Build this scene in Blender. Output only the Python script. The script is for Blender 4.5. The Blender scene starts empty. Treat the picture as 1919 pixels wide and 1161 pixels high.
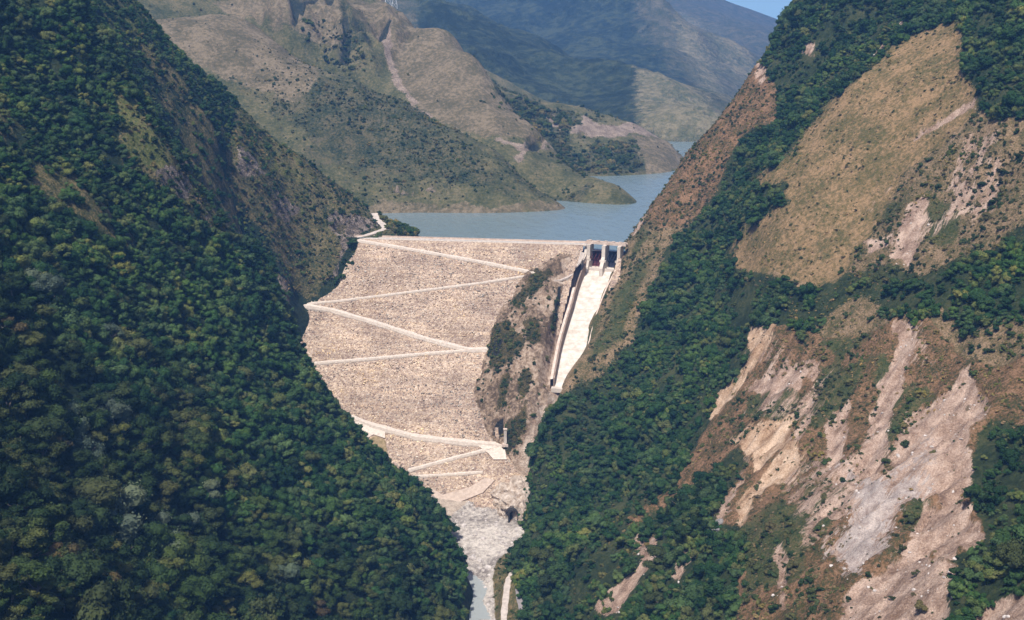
import bpy, math, random
import numpy as np
from mathutils import Vector
random.seed(7); RNG = np.random.default_rng(11)
HAZE = 0.00013; EXPO = 0.40
SC = bpy.context.scene; COL = SC.collection
R = math.radians
# ------------------------------------------------------------------ camera model
F = 2125.0; CX = 959.5; CY = 580.5; TH = R(14.14); CAMZ = 178.0
cT, sT = math.cos(TH), math.sin(TH)
def P(u, v, Y):
    b = (v-CY)/F; dy = cT - b*sT; dz = -sT - b*cT; t = Y/dy
    return ((u-CX)/F*t, Y, CAMZ + dz*t)
def W(u, v, z):
    b = (v-CY)/F; dy = cT - b*sT; dz = -sT - b*cT
    t = (z-CAMZ)/dz
    return ((u-CX)/F*t, dy*t, z)
def H(u, Y, z):                      # column u, distance Y, height z
    d = Y*cT + (CAMZ-z)*sT           # depth along the view axis
    return ((u-CX)/F*d, Y, z)
def project(x, y, z):
    zz = z-CAMZ
    d = y*cT - zz*sT
    d = np.where(d < 1, 1, d)
    up = y*sT + zz*cT
    return CX + F*x/d, CY - F*up/d
# ------------------------------------------------------------------ numpy noise
def _h(ix, iy, iz, s):
    n = (ix*374761393 + iy*668265263 + iz*2147483647 + s*1274126177) & 0xffffffff
    n = ((n ^ (n >> 13)) * 1274126177) & 0xffffffff
    return ((n ^ (n >> 16)) & 0xffff)/65535.0
def vnoise(x, y, z, s=0):
    xi = np.floor(x).astype(np.int64); yi = np.floor(y).astype(np.int64); zi = np.floor(z).astype(np.int64)
    fx = x-xi; fy = y-yi; fz = z-zi
    fx = fx*fx*(3-2*fx); fy = fy*fy*(3-2*fy); fz = fz*fz*(3-2*fz)
    def L(a, b, t): return a+(b-a)*t
    c = [[[_h(xi+a, yi+b, zi+d, s) for d in (0, 1)] for b in (0, 1)] for a in (0, 1)]
    r = L(L(L(c[0][0][0], c[1][0][0], fx), L(c[0][1][0], c[1][1][0], fx), fy),
          L(L(c[0][0][1], c[1][0][1], fx), L(c[0][1][1], c[1][1][1], fx), fy), fz)
    return r*2-1
def fbm(x, y, z, scale, octv=4, s=0, ridged=False):
    v = 0; a = 1; tot = 0; f = 1.0/scale
    for o in range(octv):
        n = vnoise(x*f+17.3*o, y*f-5.1*o, z*f+3.7*o, s+o)
        if ridged: n = 1-2*np.abs(n)
        v = v+n*a; tot += a; a *= .5; f *= 2.03
    return v/tot
def pw(x, y, z, amp=9.0, s=0):
    """picture position of a ground point, stirred by ground noise so traced outlines get ragged"""
    u, v = project(x, y, z); o = x*0
    f = np.clip(600/np.hypot(x, y), .25, 2)*amp
    return (u+f*(fbm(x, y, o, 16, 4, 91+s)*1.3+fbm(x, y, o, 4, 2, 95+s)*.5), v+f*(fbm(x, y, o+50, 16, 4, 93+s)*1.6+fbm(x, y, o+50, 4, 2, 97+s)*.6))
# ------------------------------------------------------------------ heightfields
class Field:
    def __init__(self, pts, c=14.0):
        p = np.array(pts, float); self.p = p[:, :2]; self.c = c
        n = len(p); d = self.phi(self.p, self.p) - np.eye(n)*2.0
        A = np.zeros((n+3, n+3)); A[:n, :n] = d
        A[:n, n] = 1; A[:n, n+1:] = self.p; A[n, :n] = 1; A[n+1:, :n] = self.p.T
        b = np.zeros(n+3); b[:n] = p[:, 2]
        self.w = np.linalg.lstsq(A, b, rcond=None)[0]
    def phi(self, a, b):
        return np.sqrt(((a[:, None, :]-b[None])**2).sum(-1)+self.c**2)
    def __call__(self, x, y):
        sh = np.shape(x); q = np.stack([np.ravel(x), np.ravel(y)], 1); out = np.empty(len(q))
        for i in range(0, len(q), 40000):
            k = q[i:i+40000]; n = len(self.p)
            out[i:i+40000] = self.phi(k, self.p)@self.w[:n] + self.w[n] + k@self.w[n+1:]
        return out.reshape(sh)
def sdist(u, v, poly):
    """signed distance in px, positive inside"""
    px = np.array([q[0] for q in poly], float); py = np.array([q[1] for q in poly], float)
    best = np.full(u.shape, 1e9); ins = np.zeros(u.shape, bool); n = len(px)
    for i in range(n):
        x0, y0, x1, y1 = px[i], py[i], px[(i+1) % n], py[(i+1) % n]
        dx, dy = x1-x0, y1-y0; t = np.clip(((u-x0)*dx+(v-y0)*dy)/(dx*dx+dy*dy+1e-9), 0, 1)
        best = np.minimum(best, np.hypot(u-x0-t*dx, v-y0-t*dy))
        cr = ((y0 > v) != (y1 > v))
        xc = x0 + (v-y0)*dx/np.where(dy == 0, 1e-9, dy)
        ins ^= cr & (u < xc)
    return np.where(ins, best, -best)
def mask(u, v, polys, w=8.0):
    m = np.zeros(u.shape)
    for p in polys:
        a = np.array(p, float); x0, y0 = a.min(0)-w*2; x1, y1 = a.max(0)+w*2
        k = (u > x0) & (u < x1) & (v > y0) & (v < y1)
        if k.any():
            s = np.clip(.5+sdist(u[k], v[k], p)/(2*w), 0, 1)
            m[k] = np.maximum(m[k], s)
    return m
def grid_mesh(name, X, Y, Z, mat, attrs=None, keep=None, label=None, kind='structure'):
    ny, nx = X.shape
    co = np.stack([X, Y, Z], -1).reshape(-1, 3).astype(np.float32)
    idx = np.arange(nx*ny).reshape(ny, nx)
    q = np.stack([idx[:-1, :-1], idx[:-1, 1:], idx[1:, 1:], idx[1:, :-1]], -1).reshape(-1, 4)
    if keep is not None:
        kk = (keep[:-1, :-1] | keep[:-1, 1:] | keep[1:, 1:] | keep[1:, :-1]).reshape(-1); q = q[kk]
        used = np.zeros(nx*ny, bool); used[q.ravel()] = True
        remap = np.cumsum(used)-1; q = remap[q]; co = co[used]
        if attrs: attrs = {k: a.reshape(-1)[used] for k, a in attrs.items()}
    me = bpy.data.meshes.new(name)
    me.vertices.add(len(co)); me.vertices.foreach_set('co', co.ravel())
    me.loops.add(len(q)*4); me.loops.foreach_set('vertex_index', q.ravel().astype(np.int32))
    me.polygons.add(len(q)); me.polygons.foreach_set('loop_start', np.arange(0, len(q)*4, 4, dtype=np.int32))
    me.polygons.foreach_set('loop_total', np.full(len(q), 4, np.int32))
    me.polygons.foreach_set('use_smooth', np.ones(len(q), bool))
    me.update(calc_edges=True); me.validate()
    for k, a in (attrs or {}).items():
        at = me.attributes.new(k, 'FLOAT', 'POINT'); at.data.foreach_set('value', a.ravel().astype(np.float32))
    me.materials.append(mat)
    o = bpy.data.objects.new(name, me); COL.objects.link(o)
    if kind: o['kind'] = kind
    if label: o['label'] = label
    return o
def raw_mesh(name, verts, faces, mat, parent=None, smooth=False, mats=None, fm=None):
    me = bpy.data.meshes.new(name); me.from_pydata([tuple(map(float, v)) for v in verts], [], faces)
    me.materials.append(mat)
    for m in (mats or []): me.materials.append(m)
    if fm is not None: me.polygons.foreach_set('material_index', fm)
    if smooth: me.polygons.foreach_set('use_smooth', [True]*len(me.polygons))
    me.update()
    o = bpy.data.objects.new(name, me); COL.objects.link(o)
    if parent is not None: o.parent = parent
    return o
def tag(o, label=None, cat=None, group=None, kind=None):
    if label: o['label'] = label
    if cat: o['category'] = cat
    if group: o['group'] = group
    if kind: o['kind'] = kind
    return o
def empty(name, loc, rz=0):
    o = bpy.data.objects.new(name, None); COL.objects.link(o); o.location = loc; o.rotation_euler = (0, 0, rz)
    o.empty_display_size = 1; return o
class MB:
    def __init__(s): s.v = []; s.f = []
    def box(s, c, sx, sy, sz, ax=(1, 0, 0), ay=(0, 1, 0), az=(0, 0, 1)):
        c, ax, ay, az = Vector(c), Vector(ax).normalized(), Vector(ay).normalized(), Vector(az).normalized(); b = len(s.v)
        for k in (-.5, .5):
            for j in (-.5, .5):
                for i in (-.5, .5): s.v.append(c+ax*(i*sx)+ay*(j*sy)+az*(k*sz))
        for q in ((0, 2, 3, 1), (4, 5, 7, 6), (0, 1, 5, 4), (2, 6, 7, 3), (0, 4, 6, 2), (1, 3, 7, 5)): s.f.append([b+i for i in q])
    def beam(s, a, b, w, h=None):
        a, b = Vector(a), Vector(b); d = (b-a); L = d.length
        if L < 1e-6: return
        d.normalize(); up = Vector((0, 0, 1)) if abs(d.z) < .95 else Vector((1, 0, 0))
        x = d.cross(up).normalized(); y = d.cross(x).normalized(); s.box((a+b)/2, L, w, h or w, d, x, y)
    def tube(s, pts, rad, n=7):
        b0 = len(s.v); pts = [Vector(p) for p in pts]
        for i, p in enumerate(pts):
            d = (pts[min(i+1, len(pts)-1)]-pts[max(i-1, 0)]).normalized()
            up = Vector((0, 0, 1)) if abs(d.z) < .9 else Vector((1, 0, 0)); x = d.cross(up).normalized(); y = d.cross(x)
            for k in range(n):
                a = 2*math.pi*k/n; s.v.append(p+(x*math.cos(a)+y*math.sin(a))*rad[i])
        for i in range(len(pts)-1):
            for k in range(n):
                a = b0+i*n+k; c = b0+i*n+(k+1) % n; s.f.append([a, c, c+n, a+n])
        s.f.append([b0+k for k in range(n)][::-1]); e = b0+(len(pts)-1)*n; s.f.append([e+k for k in range(n)])
    def prism(s, ring_a, ring_b):
        b = len(s.v); n = len(ring_a); s.v += list(ring_a)+list(ring_b)
        s.f.append([b+i for i in range(n)][::-1]); s.f.append([b+n+i for i in range(n)])
        for i in range(n): s.f.append([b+i, b+(i+1) % n, b+n+(i+1) % n, b+n+i])
    def build(s, name, mat, parent=None, smooth=False): return raw_mesh(name, s.v, s.f, mat, parent, smooth)
# ------------------------------------------------------------------ materials
class NT:
    def __init__(s, name):
        s.m = bpy.data.materials.new(name); s.m.use_nodes = True; s.t = s.m.node_tree; s.t.nodes.clear()
        s.out = s.n('ShaderNodeOutputMaterial'); s.b = s.n('ShaderNodeBsdfPrincipled')
        s.b.inputs['Specular IOR Level'].default_value = .15; s.b.inputs['Roughness'].default_value = .9
        s.t.links.new(s.b.outputs[0], s.out.inputs[0])
        s.pos = s.n('ShaderNodeNewGeometry').outputs['Position']
    def n(s, t): return s.t.nodes.new(t)
    def l(s, a, b): s.t.links.new(a, b)
    def noise(s, scale, detail=4, rough=.55, vec=None, dist=0):
        n = s.n('ShaderNodeTexNoise'); n.inputs['Scale'].default_value = scale; n.inputs['Detail'].default_value = detail
        n.inputs['Roughness'].default_value = rough; n.inputs['Distortion'].default_value = dist
        s.l(vec or s.pos, n.inputs['Vector']); return n.outputs['Fac']
    def voro(s, scale, vec=None, out='Color', rnd=1, feat='F1'):
        n = s.n('ShaderNodeTexVoronoi'); n.feature = feat; n.inputs['Scale'].default_value = scale; n.inputs['Randomness'].default_value = rnd
        s.l(vec or s.pos, n.inputs['Vector']); return n.outputs[out]
    def math(s, op, a, b=None, c=None, clamp=False):
        n = s.n('ShaderNodeMath'); n.operation = op; n.use_clamp = clamp
        for i, x in enumerate((a, b, c)):
            if x is None: continue
            if isinstance(x, (int, float)): n.inputs[i].default_value = x
            else: s.l(x, n.inputs[i])
        return n.outputs[0]
    def ramp(s, fac, stops, interp='LINEAR'):
        n = s.n('ShaderNodeValToRGB'); n.color_ramp.interpolation = interp; e = n.color_ramp.elements
        while len(e) < len(stops): e.new(.5)
        for i, (p, c) in enumerate(stops): e[i].position = p; e[i].color = (*c, 1)
        s.l(fac, n.inputs[0]); return n.outputs['Color']
    def mix(s, fac, a, b, mode='MIX'):
        n = s.n('ShaderNodeMix'); n.data_type = 'RGBA'; n.blend_type = mode
        for sock, x in ((n.inputs['Factor'], fac), (n.inputs['A'], a), (n.inputs['B'], b)):
            if isinstance(x, (int, float)): sock.default_value = x
            elif isinstance(x, tuple): sock.default_value = (*x, 1)
            else: s.l(x, sock)
        return n.outputs['Result']
    def attr(s, name, typ='GEOMETRY'):
        n = s.n('ShaderNodeAttribute'); n.attribute_name = name; n.attribute_type = typ; return n.outputs['Fac']
    def mr(s, x, a, b, c=0, d=1):
        n = s.n('ShaderNodeMapRange'); s.l(x, n.inputs[0])
        for i, k in enumerate((a, b, c, d)): n.inputs[i+1].default_value = k
        return n.outputs[0]
    def bump(s, h, dist, strength=1):
        n = s.n('ShaderNodeBump'); n.inputs['Distance'].default_value = dist; n.inputs['Strength'].default_value = strength
        s.l(h, n.inputs['Height']); s.l(n.outputs[0], s.b.inputs['Normal'])
    def aniso(s, d, k=.14):
        """coordinates stretched along the fall line d"""
        d = Vector(d).normalized(); a = d.cross(Vector((0, 0, 1))).normalized(); b = d.cross(a)
        c = s.n('ShaderNodeCombineXYZ')
        for i, (ax, kk) in enumerate(((a, 1), (b, 1), (d, k))):
            n = s.n('ShaderNodeVectorMath'); n.operation = 'DOT_PRODUCT'; s.l(s.pos, n.inputs[0]); n.inputs[1].default_value = ax*kk
            s.l(n.outputs['Value'], c.inputs[i])
        return c.outputs[0]
    def color(s, c):
        if isinstance(c, tuple): s.b.inputs['Base Color'].default_value = (*c, 1)
        else: s.l(c, s.b.inputs['Base Color'])
def terrain_mat(name, base, layers, bump=1.2, bscale=.25, fall=None):
    """base: list of 3 colours; layers: (attribute, [3 colours], noise scale, raggedness, streaky)"""
    t = NT(name); st = t.aniso(fall) if fall else t.pos
    n0 = t.noise(.035, 5, .6); n1 = t.noise(.35, 4, .65)
    f = t.math('ADD', t.math('MULTIPLY', n0, .5), t.math('MULTIPLY', n1, .5))
    col = t.ramp(f, [(.41, base[0]), (.5, base[1]), (.59, base[2])])
    nrm = lambda q: t.mr(q, .30, .70, -.5, .5)
    rag = nrm(t.math('ADD', t.math('MULTIPLY', t.noise(.06, 6, .7), .6), t.math('MULTIPLY', t.noise(.7, 5, .7), .4)))
    ragst = nrm(t.math('ADD', t.math('MULTIPLY', t.noise(.12, 6, .7, st), .6), t.math('MULTIPLY', t.noise(.9, 5, .7, st), .4))) if fall else rag
    grit = t.mr(t.noise(2.2, 4, .75), .3, .7, .62, 1.30)
    for at, cs, sc, ra, streak in layers:
        v = st if streak else None
        fn = t.math('ADD', t.math('MULTIPLY', t.noise(sc, 5, .65, v), .3 if streak else .5), t.math('MULTIPLY', t.noise(sc*8, 4, .7), .3 if streak else .5))
        if streak: fn = t.math('ADD', fn, t.math('MULTIPLY', t.noise(sc*.6, 5, .7), .4))
        c = t.ramp(fn, [(.41, cs[0]), (.5, cs[1]), (.58, cs[2])])
        av = t.attr(at); m = t.math('ADD', av, t.math('MULTIPLY', t.math('MULTIPLY', ragst if streak else rag, ra), t.math('MULTIPLY', av, 6.0, clamp=True)))
        col = t.mix(t.mr(m, .40, .60), col, c)
    gc = t.n('ShaderNodeCombineColor')
    for i in range(3): t.l(grit, gc.inputs[i])
    col = t.mix(1, col, gc.outputs[0], 'MULTIPLY')
    t.color(col)
    h = t.math('ADD', t.noise(bscale, 8, .7), t.math('MULTIPLY', t.noise(bscale*5, 4, .7), .5))
    t.bump(h, bump, 1.0)
    return t.m
def simple_mat(name, c0, c1, scale=.5, rough=.9, bump=0.05, bscale=2.0, metal=0):
    t = NT(name); t.color(t.mix(t.mr(t.noise(scale, 6, .65), .35, .65), c0, c1)); t.b.inputs['Roughness'].default_value = rough
    t.b.inputs['Metallic'].default_value = metal
    if bump: t.bump(t.noise(bscale, 5, .6), bump)
    return t.m
GRASS_DK = [(.055, .06, .026), (.11, .09, .042), (.19, .145, .075)]
M = {}
M['left'] = terrain_mat('left_slope_soil', [(.010, .022, .010), (.020, .034, .014), (.04, .052, .02)],
    [('dry', [(.035, .048, .018), (.10, .092, .038), (.20, .155, .075)], .09, 1.0, False),
     ('grass', [(.07, .09, .025), (.13, .14, .042), (.21, .18, .075)], .10, .9, False),
     ('rock', [(.04, .04, .03), (.16, .125, .10), (.36, .29, .24)], .16, 1.3, False)], 2.4, .2, (.5, .2, -.8))
M['right'] = terrain_mat('right_slope_soil', [(.018, .030, .012), (.035, .05, .018), (.07, .075, .03)],
    [('grass', [(.11, .098, .036), (.215, .15, .068), (.345, .225, .118)], .05, .9, False),
     ('scrub', [(.09, .085, .035), (.19, .135, .068), (.32, .22, .135)], .12, .9, False),
     ('brown', [(.06, .062, .022), (.16, .095, .045), (.29, .17, .095)], .10, .8, False),
     ('green', [(.035, .05, .016), (.065, .078, .026), (.12, .10, .042)], .12, 1.4, False),
     ('bare', [(.20, .125, .085), (.41, .285, .215), (.62, .46, .365)], .16, 1.0, True),
     ('ochre', [(.28, .165, .09), (.50, .34, .225), (.70, .52, .38)], .14, 1.0, True),
     ('scree', [(.27, .205, .175), (.44, .365, .33), (.63, .53, .475)], .25, 1.9, True)], 1.6, .35, (-.6, -.45, -.66))
M['mid'] = terrain_mat('mid_hill_soil', [(.05, .06, .025), (.105, .102, .045), (.18, .15, .08)],
    [('veg', [(.024, .038, .018), (.065, .068, .032), (.13, .11, .06)], .05, 1.4, False),
     ('brown', [(.095, .085, .045), (.155, .125, .075), (.235, .185, .12)], .03, .9, False),
     ('bare', [(.15, .115, .085), (.24, .185, .145), (.36, .28, .22)], .10, 1.3, False),
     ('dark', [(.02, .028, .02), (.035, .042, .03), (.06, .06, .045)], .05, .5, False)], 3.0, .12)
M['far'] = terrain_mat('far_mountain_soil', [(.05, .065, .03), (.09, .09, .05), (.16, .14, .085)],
    [('veg', [(.014, .024, .014), (.03, .044, .024), (.065, .08, .04)], .006, .7, False),  # forest tone, kept dark to carry the painted cloud shade
     ('tan', [(.10, .11, .055), (.17, .155, .085), (.26, .22, .13)], .01, .9, False)], 30, .010)
M['rock'] = terrain_mat('outcrop_rock', [(.13, .09, .055), (.36, .255, .175), (.60, .46, .35)],
    [('veg', [(.03, .036, .016), (.075, .065, .026), (.15, .11, .05)], .15, 1.5, False),
     ('pale', [(.28, .18, .115), (.52, .39, .295), (.74, .61, .50)], .25, 1.0, True),
     ('dark', [(.012, .014, .012), (.03, .03, .025), (.05, .05, .04)], .2, .6, False)], 3.2, .22, (-.1, -.6, -.7))
M['bed'] = terrain_mat('riverbed_gravel', [(.20, .17, .15), (.42, .37, .325), (.64, .57, .50)],
    [('grass', [(.05, .065, .022), (.12, .10, .04), (.24, .17, .09)], .2, .9, False),
     ('apron', [(.34, .27, .21), (.46, .37, .29), (.58, .48, .39)], .2, .7, False)], .9, .5)
def rockfill():
    t = NT('rockfill'); 
    c1 = t.voro(.75); c2 = t.voro(1.7)
    sx = t.n('ShaderNodeSeparateColor'); t.l(c1, sx.inputs[0]); sy = t.n('ShaderNodeSeparateColor'); t.l(c2, sy.inputs[0])
    f = t.math('ADD', t.math('MULTIPLY', sx.outputs[0], .5), t.math('MULTIPLY', sy.outputs[0], .5))
    a = t.ramp(f, [(.08, (.22, .155, .13)), (.3, (.37, .28, .225)), (.5, (.47, .375, .295)), (.7, (.57, .465, .37)), (.95, (.75, .65, .55))])
    hue = t.ramp(sy.outputs[1], [(0, (.80, .76, .84)), (.45, (1, 1, 1)), (1, (1.0, .92, .82))])
    a = t.mix(.8, a, hue, 'MULTIPLY')
    big = t.ramp(t.noise(.03, 5, .6), [(.38, (.70, .67, .65)), (.5, (.88, .86, .83)), (.62, (1.0, .98, .95))])
    a = t.mix(1, a, big, 'MULTIPLY')
    mp = t.n('ShaderNodeMapping'); mp.inputs['Scale'].default_value = (.02, .02, .55); t.l(t.pos, mp.inputs[0])
    lay = t.ramp(t.noise(1.0, 4, .7, mp.outputs[0]), [(.38, (.80, .77, .76)), (.5, (1.0, .99, .98)), (.62, (1.12, 1.08, 1.02))]); a = t.mix(1, a, lay, 'MULTIPLY')
    t.color(a)
    d = t.math('ADD', t.math('MULTIPLY', t.voro(.75, out='Distance'), -1.0), t.math('MULTIPLY', t.voro(1.7, out='Distance'), -.5))
    t.bump(d, .8, .7); return t.m
M['rockfill'] = rockfill()
M['ramp'] = simple_mat('haul_road_gravel', (.50, .42, .35), (.68, .59, .51), .6, .95, .15, 1.5)
M['dirt'] = simple_mat('dirt_road_surface', (.40, .34, .30), (.58, .50, .44), .4, .95, .1, 1.5)
M['asphalt'] = simple_mat('grey_road_surface', (.22, .20, .20), (.30, .27, .27), .4, .9, .05, 2)
M['conc'] = simple_mat('pale_concrete', (.48, .41, .35), (.70, .62, .54), .12, .8, .04, 1.0)
M['conc2'] = simple_mat('weathered_concrete', (.48, .37, .30), (.68, .56, .48), .3, .85, .06, 1.2)
M['wallc'] = simple_mat('shaded_brown_concrete', (.20, .14, .105), (.33, .25, .20), .3, .85, .05, 1.0)  # shade on the left wall's inner face is mixed into the brown
M['gate'] = simple_mat('shaded_red_steel', (.06, .02, .022), (.13, .035, .04), .8, .5, .02, 2, .3)  # red paint, darkened in colour for the shadow on the gates
M['gate2'] = simple_mat('shaded_blue_steel', (.018, .02, .035), (.04, .04, .06), .8, .5, .02, 2, .3)  # shadow over the right gate is put into this near-black colour
M['steel'] = simple_mat('galvanised_steel', (.45, .47, .5), (.6, .62, .65), 1, .5, 0, 1, .6)
M['shadow_rock'] = simple_mat('shadow_dark_rock', (.03, .026, .022), (.08, .07, .06), .5, .9, .2, 1)  # dark rock tone standing for shadow; no mesh uses it
M['boulder'] = simple_mat('boulder_stone', (.34, .30, .28), (.62, .56, .52), .5, .9, .15, 1.2)
M['conc_rock'] = simple_mat('grey_block_stone', (.12, .11, .11), (.30, .28, .27), .5, .9, .15, 1.2)
def water(name, c, rough, scale, bump):
    t = NT(name); t.color(c); t.b.inputs['Roughness'].default_value = rough; t.b.inputs['Specular IOR Level'].default_value = .5
    t.b.inputs['IOR'].default_value = 1.33
    mp = t.n('ShaderNodeMapping'); mp.inputs['Rotation'].default_value = (0, 0, R(20)); mp.inputs['Scale'].default_value = (1, .45, 1); t.l(t.pos, mp.inputs[0])
    h = t.math('ADD', t.noise(scale, 4, .6, mp.outputs[0]), t.math('MULTIPLY', t.noise(scale*.12, 3, .5, mp.outputs[0]), 1.0))
    t.bump(h, bump, .8); return t.m
M['lake'] = water('reservoir_water', (.15, .20, .215), .22, .12, 1.5)
M['river'] = water('river_water_surface', (.30, .32, .31), .2, .6, .5)
def leafmat(name, stops, bark=False):
    t = NT(name); oi = t.n('ShaderNodeObjectInfo')
    c = t.ramp(oi.outputs['Random'], stops)
    v = t.ramp(t.noise(.9, 3, .6), [(.3, (.70, .72, .70)), (.7, (1.28, 1.25, 1.2))])
    c = t.mix(1, c, v, 'MULTIPLY'); v2 = t.ramp(t.noise(.028, 3, .6), [(.34, (.62, .66, .70)), (.5, (1, 1, 1)), (.66, (1.55, 1.42, 1.05))]); c = t.mix(1, c, v2, 'MULTIPLY'); t.color(c); t.b.inputs['Roughness'].default_value = .75; t.b.inputs['Specular IOR Level'].default_value = .1
    tr = t.n('ShaderNodeBsdfTranslucent'); t.l(c, tr.inputs[0]); ms = t.n('ShaderNodeMixShader'); ms.inputs[0].default_value = .22
    t.l(t.b.outputs[0], ms.inputs[1]); t.l(tr.outputs[0], ms.inputs[2]); t.l(ms.outputs[0], t.out.inputs[0]); return t.m
GREEN = [(0, (.018, .050, .018)), (.3, (.034, .080, .024)), (.55, (.055, .104, .030)), (.75, (.072, .12, .050)), (.9, (.105, .138, .042)), (1, (.14, .15, .055))]
M['leaf'] = leafmat('forest_leaves', GREEN)
M['leaf_near'] = leafmat('shade_dark_olive_leaves', [(0, (.018, .036, .014)), (.4, (.030, .056, .018)), (.7, (.046, .068, .024)), (1, (.075, .085, .032))])  # shade of the near left slope is put into these darker leaf colours
M['leaf_y'] = leafmat('olive_yellow_leaves', [(0, (.07, .09, .028)), (1, (.105, .105, .036))])
M['leaf_r'] = leafmat('rusty_leaves', [(0, (.085, .07, .032)), (1, (.12, .08, .038))])
M['leaf_g'] = leafmat('grey_green_leaves', [(0, (.075, .105, .075)), (1, (.10, .125, .085))])
M['leaf_b'] = leafmat('scrub_leaves', [(0, (.032, .06, .022)), (.4, (.055, .085, .03)), (.75, (.10, .11, .042)), (1, (.17, .14, .06))])
M['bark'] = simple_mat('bark', (.10, .08, .06), (.20, .17, .14), 2, .95, .05, 5)
# ------------------------------------------------------------------ dam reference plane
DA = Vector(W(665, 447, 5)); DB = Vector(W(1097, 459, 5))
DE = (DB-DA).normalized()                       # along the crest
DH = Vector((DE.y, -DE.x, 0)).normalized()      # horizontal, downstream
if DH.y > 0: DH = -DH
DD = (DH*1.4+Vector((0, 0, -1))).normalized()   # down the face
DN = DE.cross(DD); DN = DN if DN.z > 0 else -DN
CAM = Vector((0, 0, CAMZ))
def ray(u, v): return (Vector(P(u, v, 500))-CAM).normalized()
def damP(u, v, off=0):
    r = ray(u, v); t = (DA-CAM).dot(DN)/r.dot(DN); return CAM+r*t+DN*off
def damO(u, v, off):                            # a point `off` metres in front of the face
    p = damP(u, v); r = ray(u, v); return tuple(p-r*(off/abs(r.dot(DN))))
# ------------------------------------------------------------------ left slope
G = lambda L: [P(*q) for q in L]
Lp = G([(0,1161,300),(300,1161,390),(600,1161,470),(790,1161,522),(862,1161,546),(0,930,350),(300,930,440),(600,930,560),(740,930,640),(794,932,688),
 (0,750,400),(300,750,500),(500,750,600),(618,780,716),(0,580,450),(250,580,540),(450,580,640),(534,592,722),(540,640,726),(544,682,726),(586,735,722),(684,845,708),(740,892,700),(836,975,664),(856,1030,622),(860,1100,580),
 (0,380,520),(150,380,560),(300,400,620),(360,376,660),(430,448,690),(505,525,710),(0,150,600),(120,150,640),(205,185,650),(300,260,655),(0,0,650),(150,0,700),
 (-300,1161,230),(-400,580,350),(-400,0,500),(500,1400,350),(850,1400,450),(0,1500,230),(-300,-300,600),
 # second ridge
 (250,0,900),(330,100,920),(440,192,940),(560,292,960),(640,352,970),(690,394,985),(560,450,905),(620,405,935),(500,350,890),(450,450,850),(530,520,850),(575,560,862),(618,515,888),(660,449,922),
 (400,250,850),(350,320,800),(300,200,790),(200,60,780),(250,130,800),(0,-200,950),(150,-100,920),
 (705,402,985),(722,428,945),(700,432,950),(750,427,962)])
Lp += [H(340,745,45),H(430,775,12),(H(500,790,-30)),H(560,795,-66),H(620,775,-95),H(700,752,-130),H(280,730,100),H(180,730,150),
 W(795,446,-1),H(800,960,-14),(20,1000,-70),(-60,970,-55),(-60,900,-50),(-70,860,-85),(0,860,-110),(0,800,-150),(-60,760,-160),(-100,800,-125),(-30,720,-168),(0,650,-172),(10,560,-172),(-5,500,-172),
 (-38,680,-150),(-130,850,-62),(-150,880,-30),H(440,1010,70),H(250,990,150),H(330,1000,120),H(560,1040,10),H(640,1060,-20),H(740,1030,-30),H(690,1040,-10),(-200,1100,20),(-400,1080,150)]
def dz(u_, v_, k): p = damP(u_, v_); return (p.x, p.y, p.z-k)
Lp += [dz(566,585,6),dz(566,640,8),dz(576,690,8),dz(625,745,9),dz(668,790,9),dz(720,845,9),dz(790,905,9),dz(640,600,20),dz(660,680,25),dz(720,780,25),dz(690,455,7),dz(672,485,6),dz(648,520,6),dz(610,560,6),dz(760,470,15),dz(700,530,20)]
Lp += [H(560,735,-34),H(562,735,-58),H(622,728,-86),H(712,716,-118),H(772,706,-132),H(866,660,-150),H(885,625,-156),H(892,580,-160),H(895,545,-160),(0,610,-172),(0,580,-172)]
Lp += [dz(585,600,12),dz(602,578,10),dz(600,640,14)]
Lf = Field(Lp, 9)
def gullies(x, y, z, d, scale, k=.2, s=0, octv=4):
    d = Vector(d).normalized(); a = d.cross(Vector((0, 0, 1))).normalized(); b = d.cross(a)
    f = lambda q, m: (x*q.x+y*q.y+z*q.z)*m
    return fbm(f(a, 1), f(b, 1), f(d, k), scale, octv, s, True)
def mk(x0, x1, y0, y1, st):
    return np.meshgrid(np.arange(x0, x1+st*.5, st), np.arange(y0, y1+st*.5, st))
LR = {}   # per patch lookup grids
SL = {}
def store(key, x0, y0, st, Z):
    LR[key] = (x0, y0, st, Z); gy, gx_ = np.gradient(Z, st); SL[key+'s'] = (x0, y0, st, np.sqrt(1+gx_**2+gy**2))
def sample(key, x, y):
    x0, y0, st, Z = LR[key]; ny, nx = Z.shape
    fx = np.clip((x-x0)/st, 0, nx-1.001); fy = np.clip((y-y0)/st, 0, ny-1.001)
    i = fx.astype(int); j = fy.astype(int); a = fx-i; b = fy-j
    return (Z[j, i]*(1-a)+Z[j, i+1]*a)*(1-b)+(Z[j+1, i]*(1-a)+Z[j+1, i+1]*a)*b
PO = {}
PO['L_grass'] = [[(205,175),(232,180),(300,240),(325,300),(300,330),(250,300),(228,240)]]
PO['L_rock'] = [[(300,320),(345,320),(362,372),(335,378),(298,350)],[(365,380),(400,410),(392,420)],[(520,525),(540,545),(548,580),(535,570)],[(440,300),(470,290),(500,330),(480,370),(450,350)],[(520,370),(560,400),(540,440),(510,420)],
 [(655,452),(668,440),(700,408),(668,405),(640,420),(640,470),(612,528),(600,540),(625,520)]]
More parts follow.
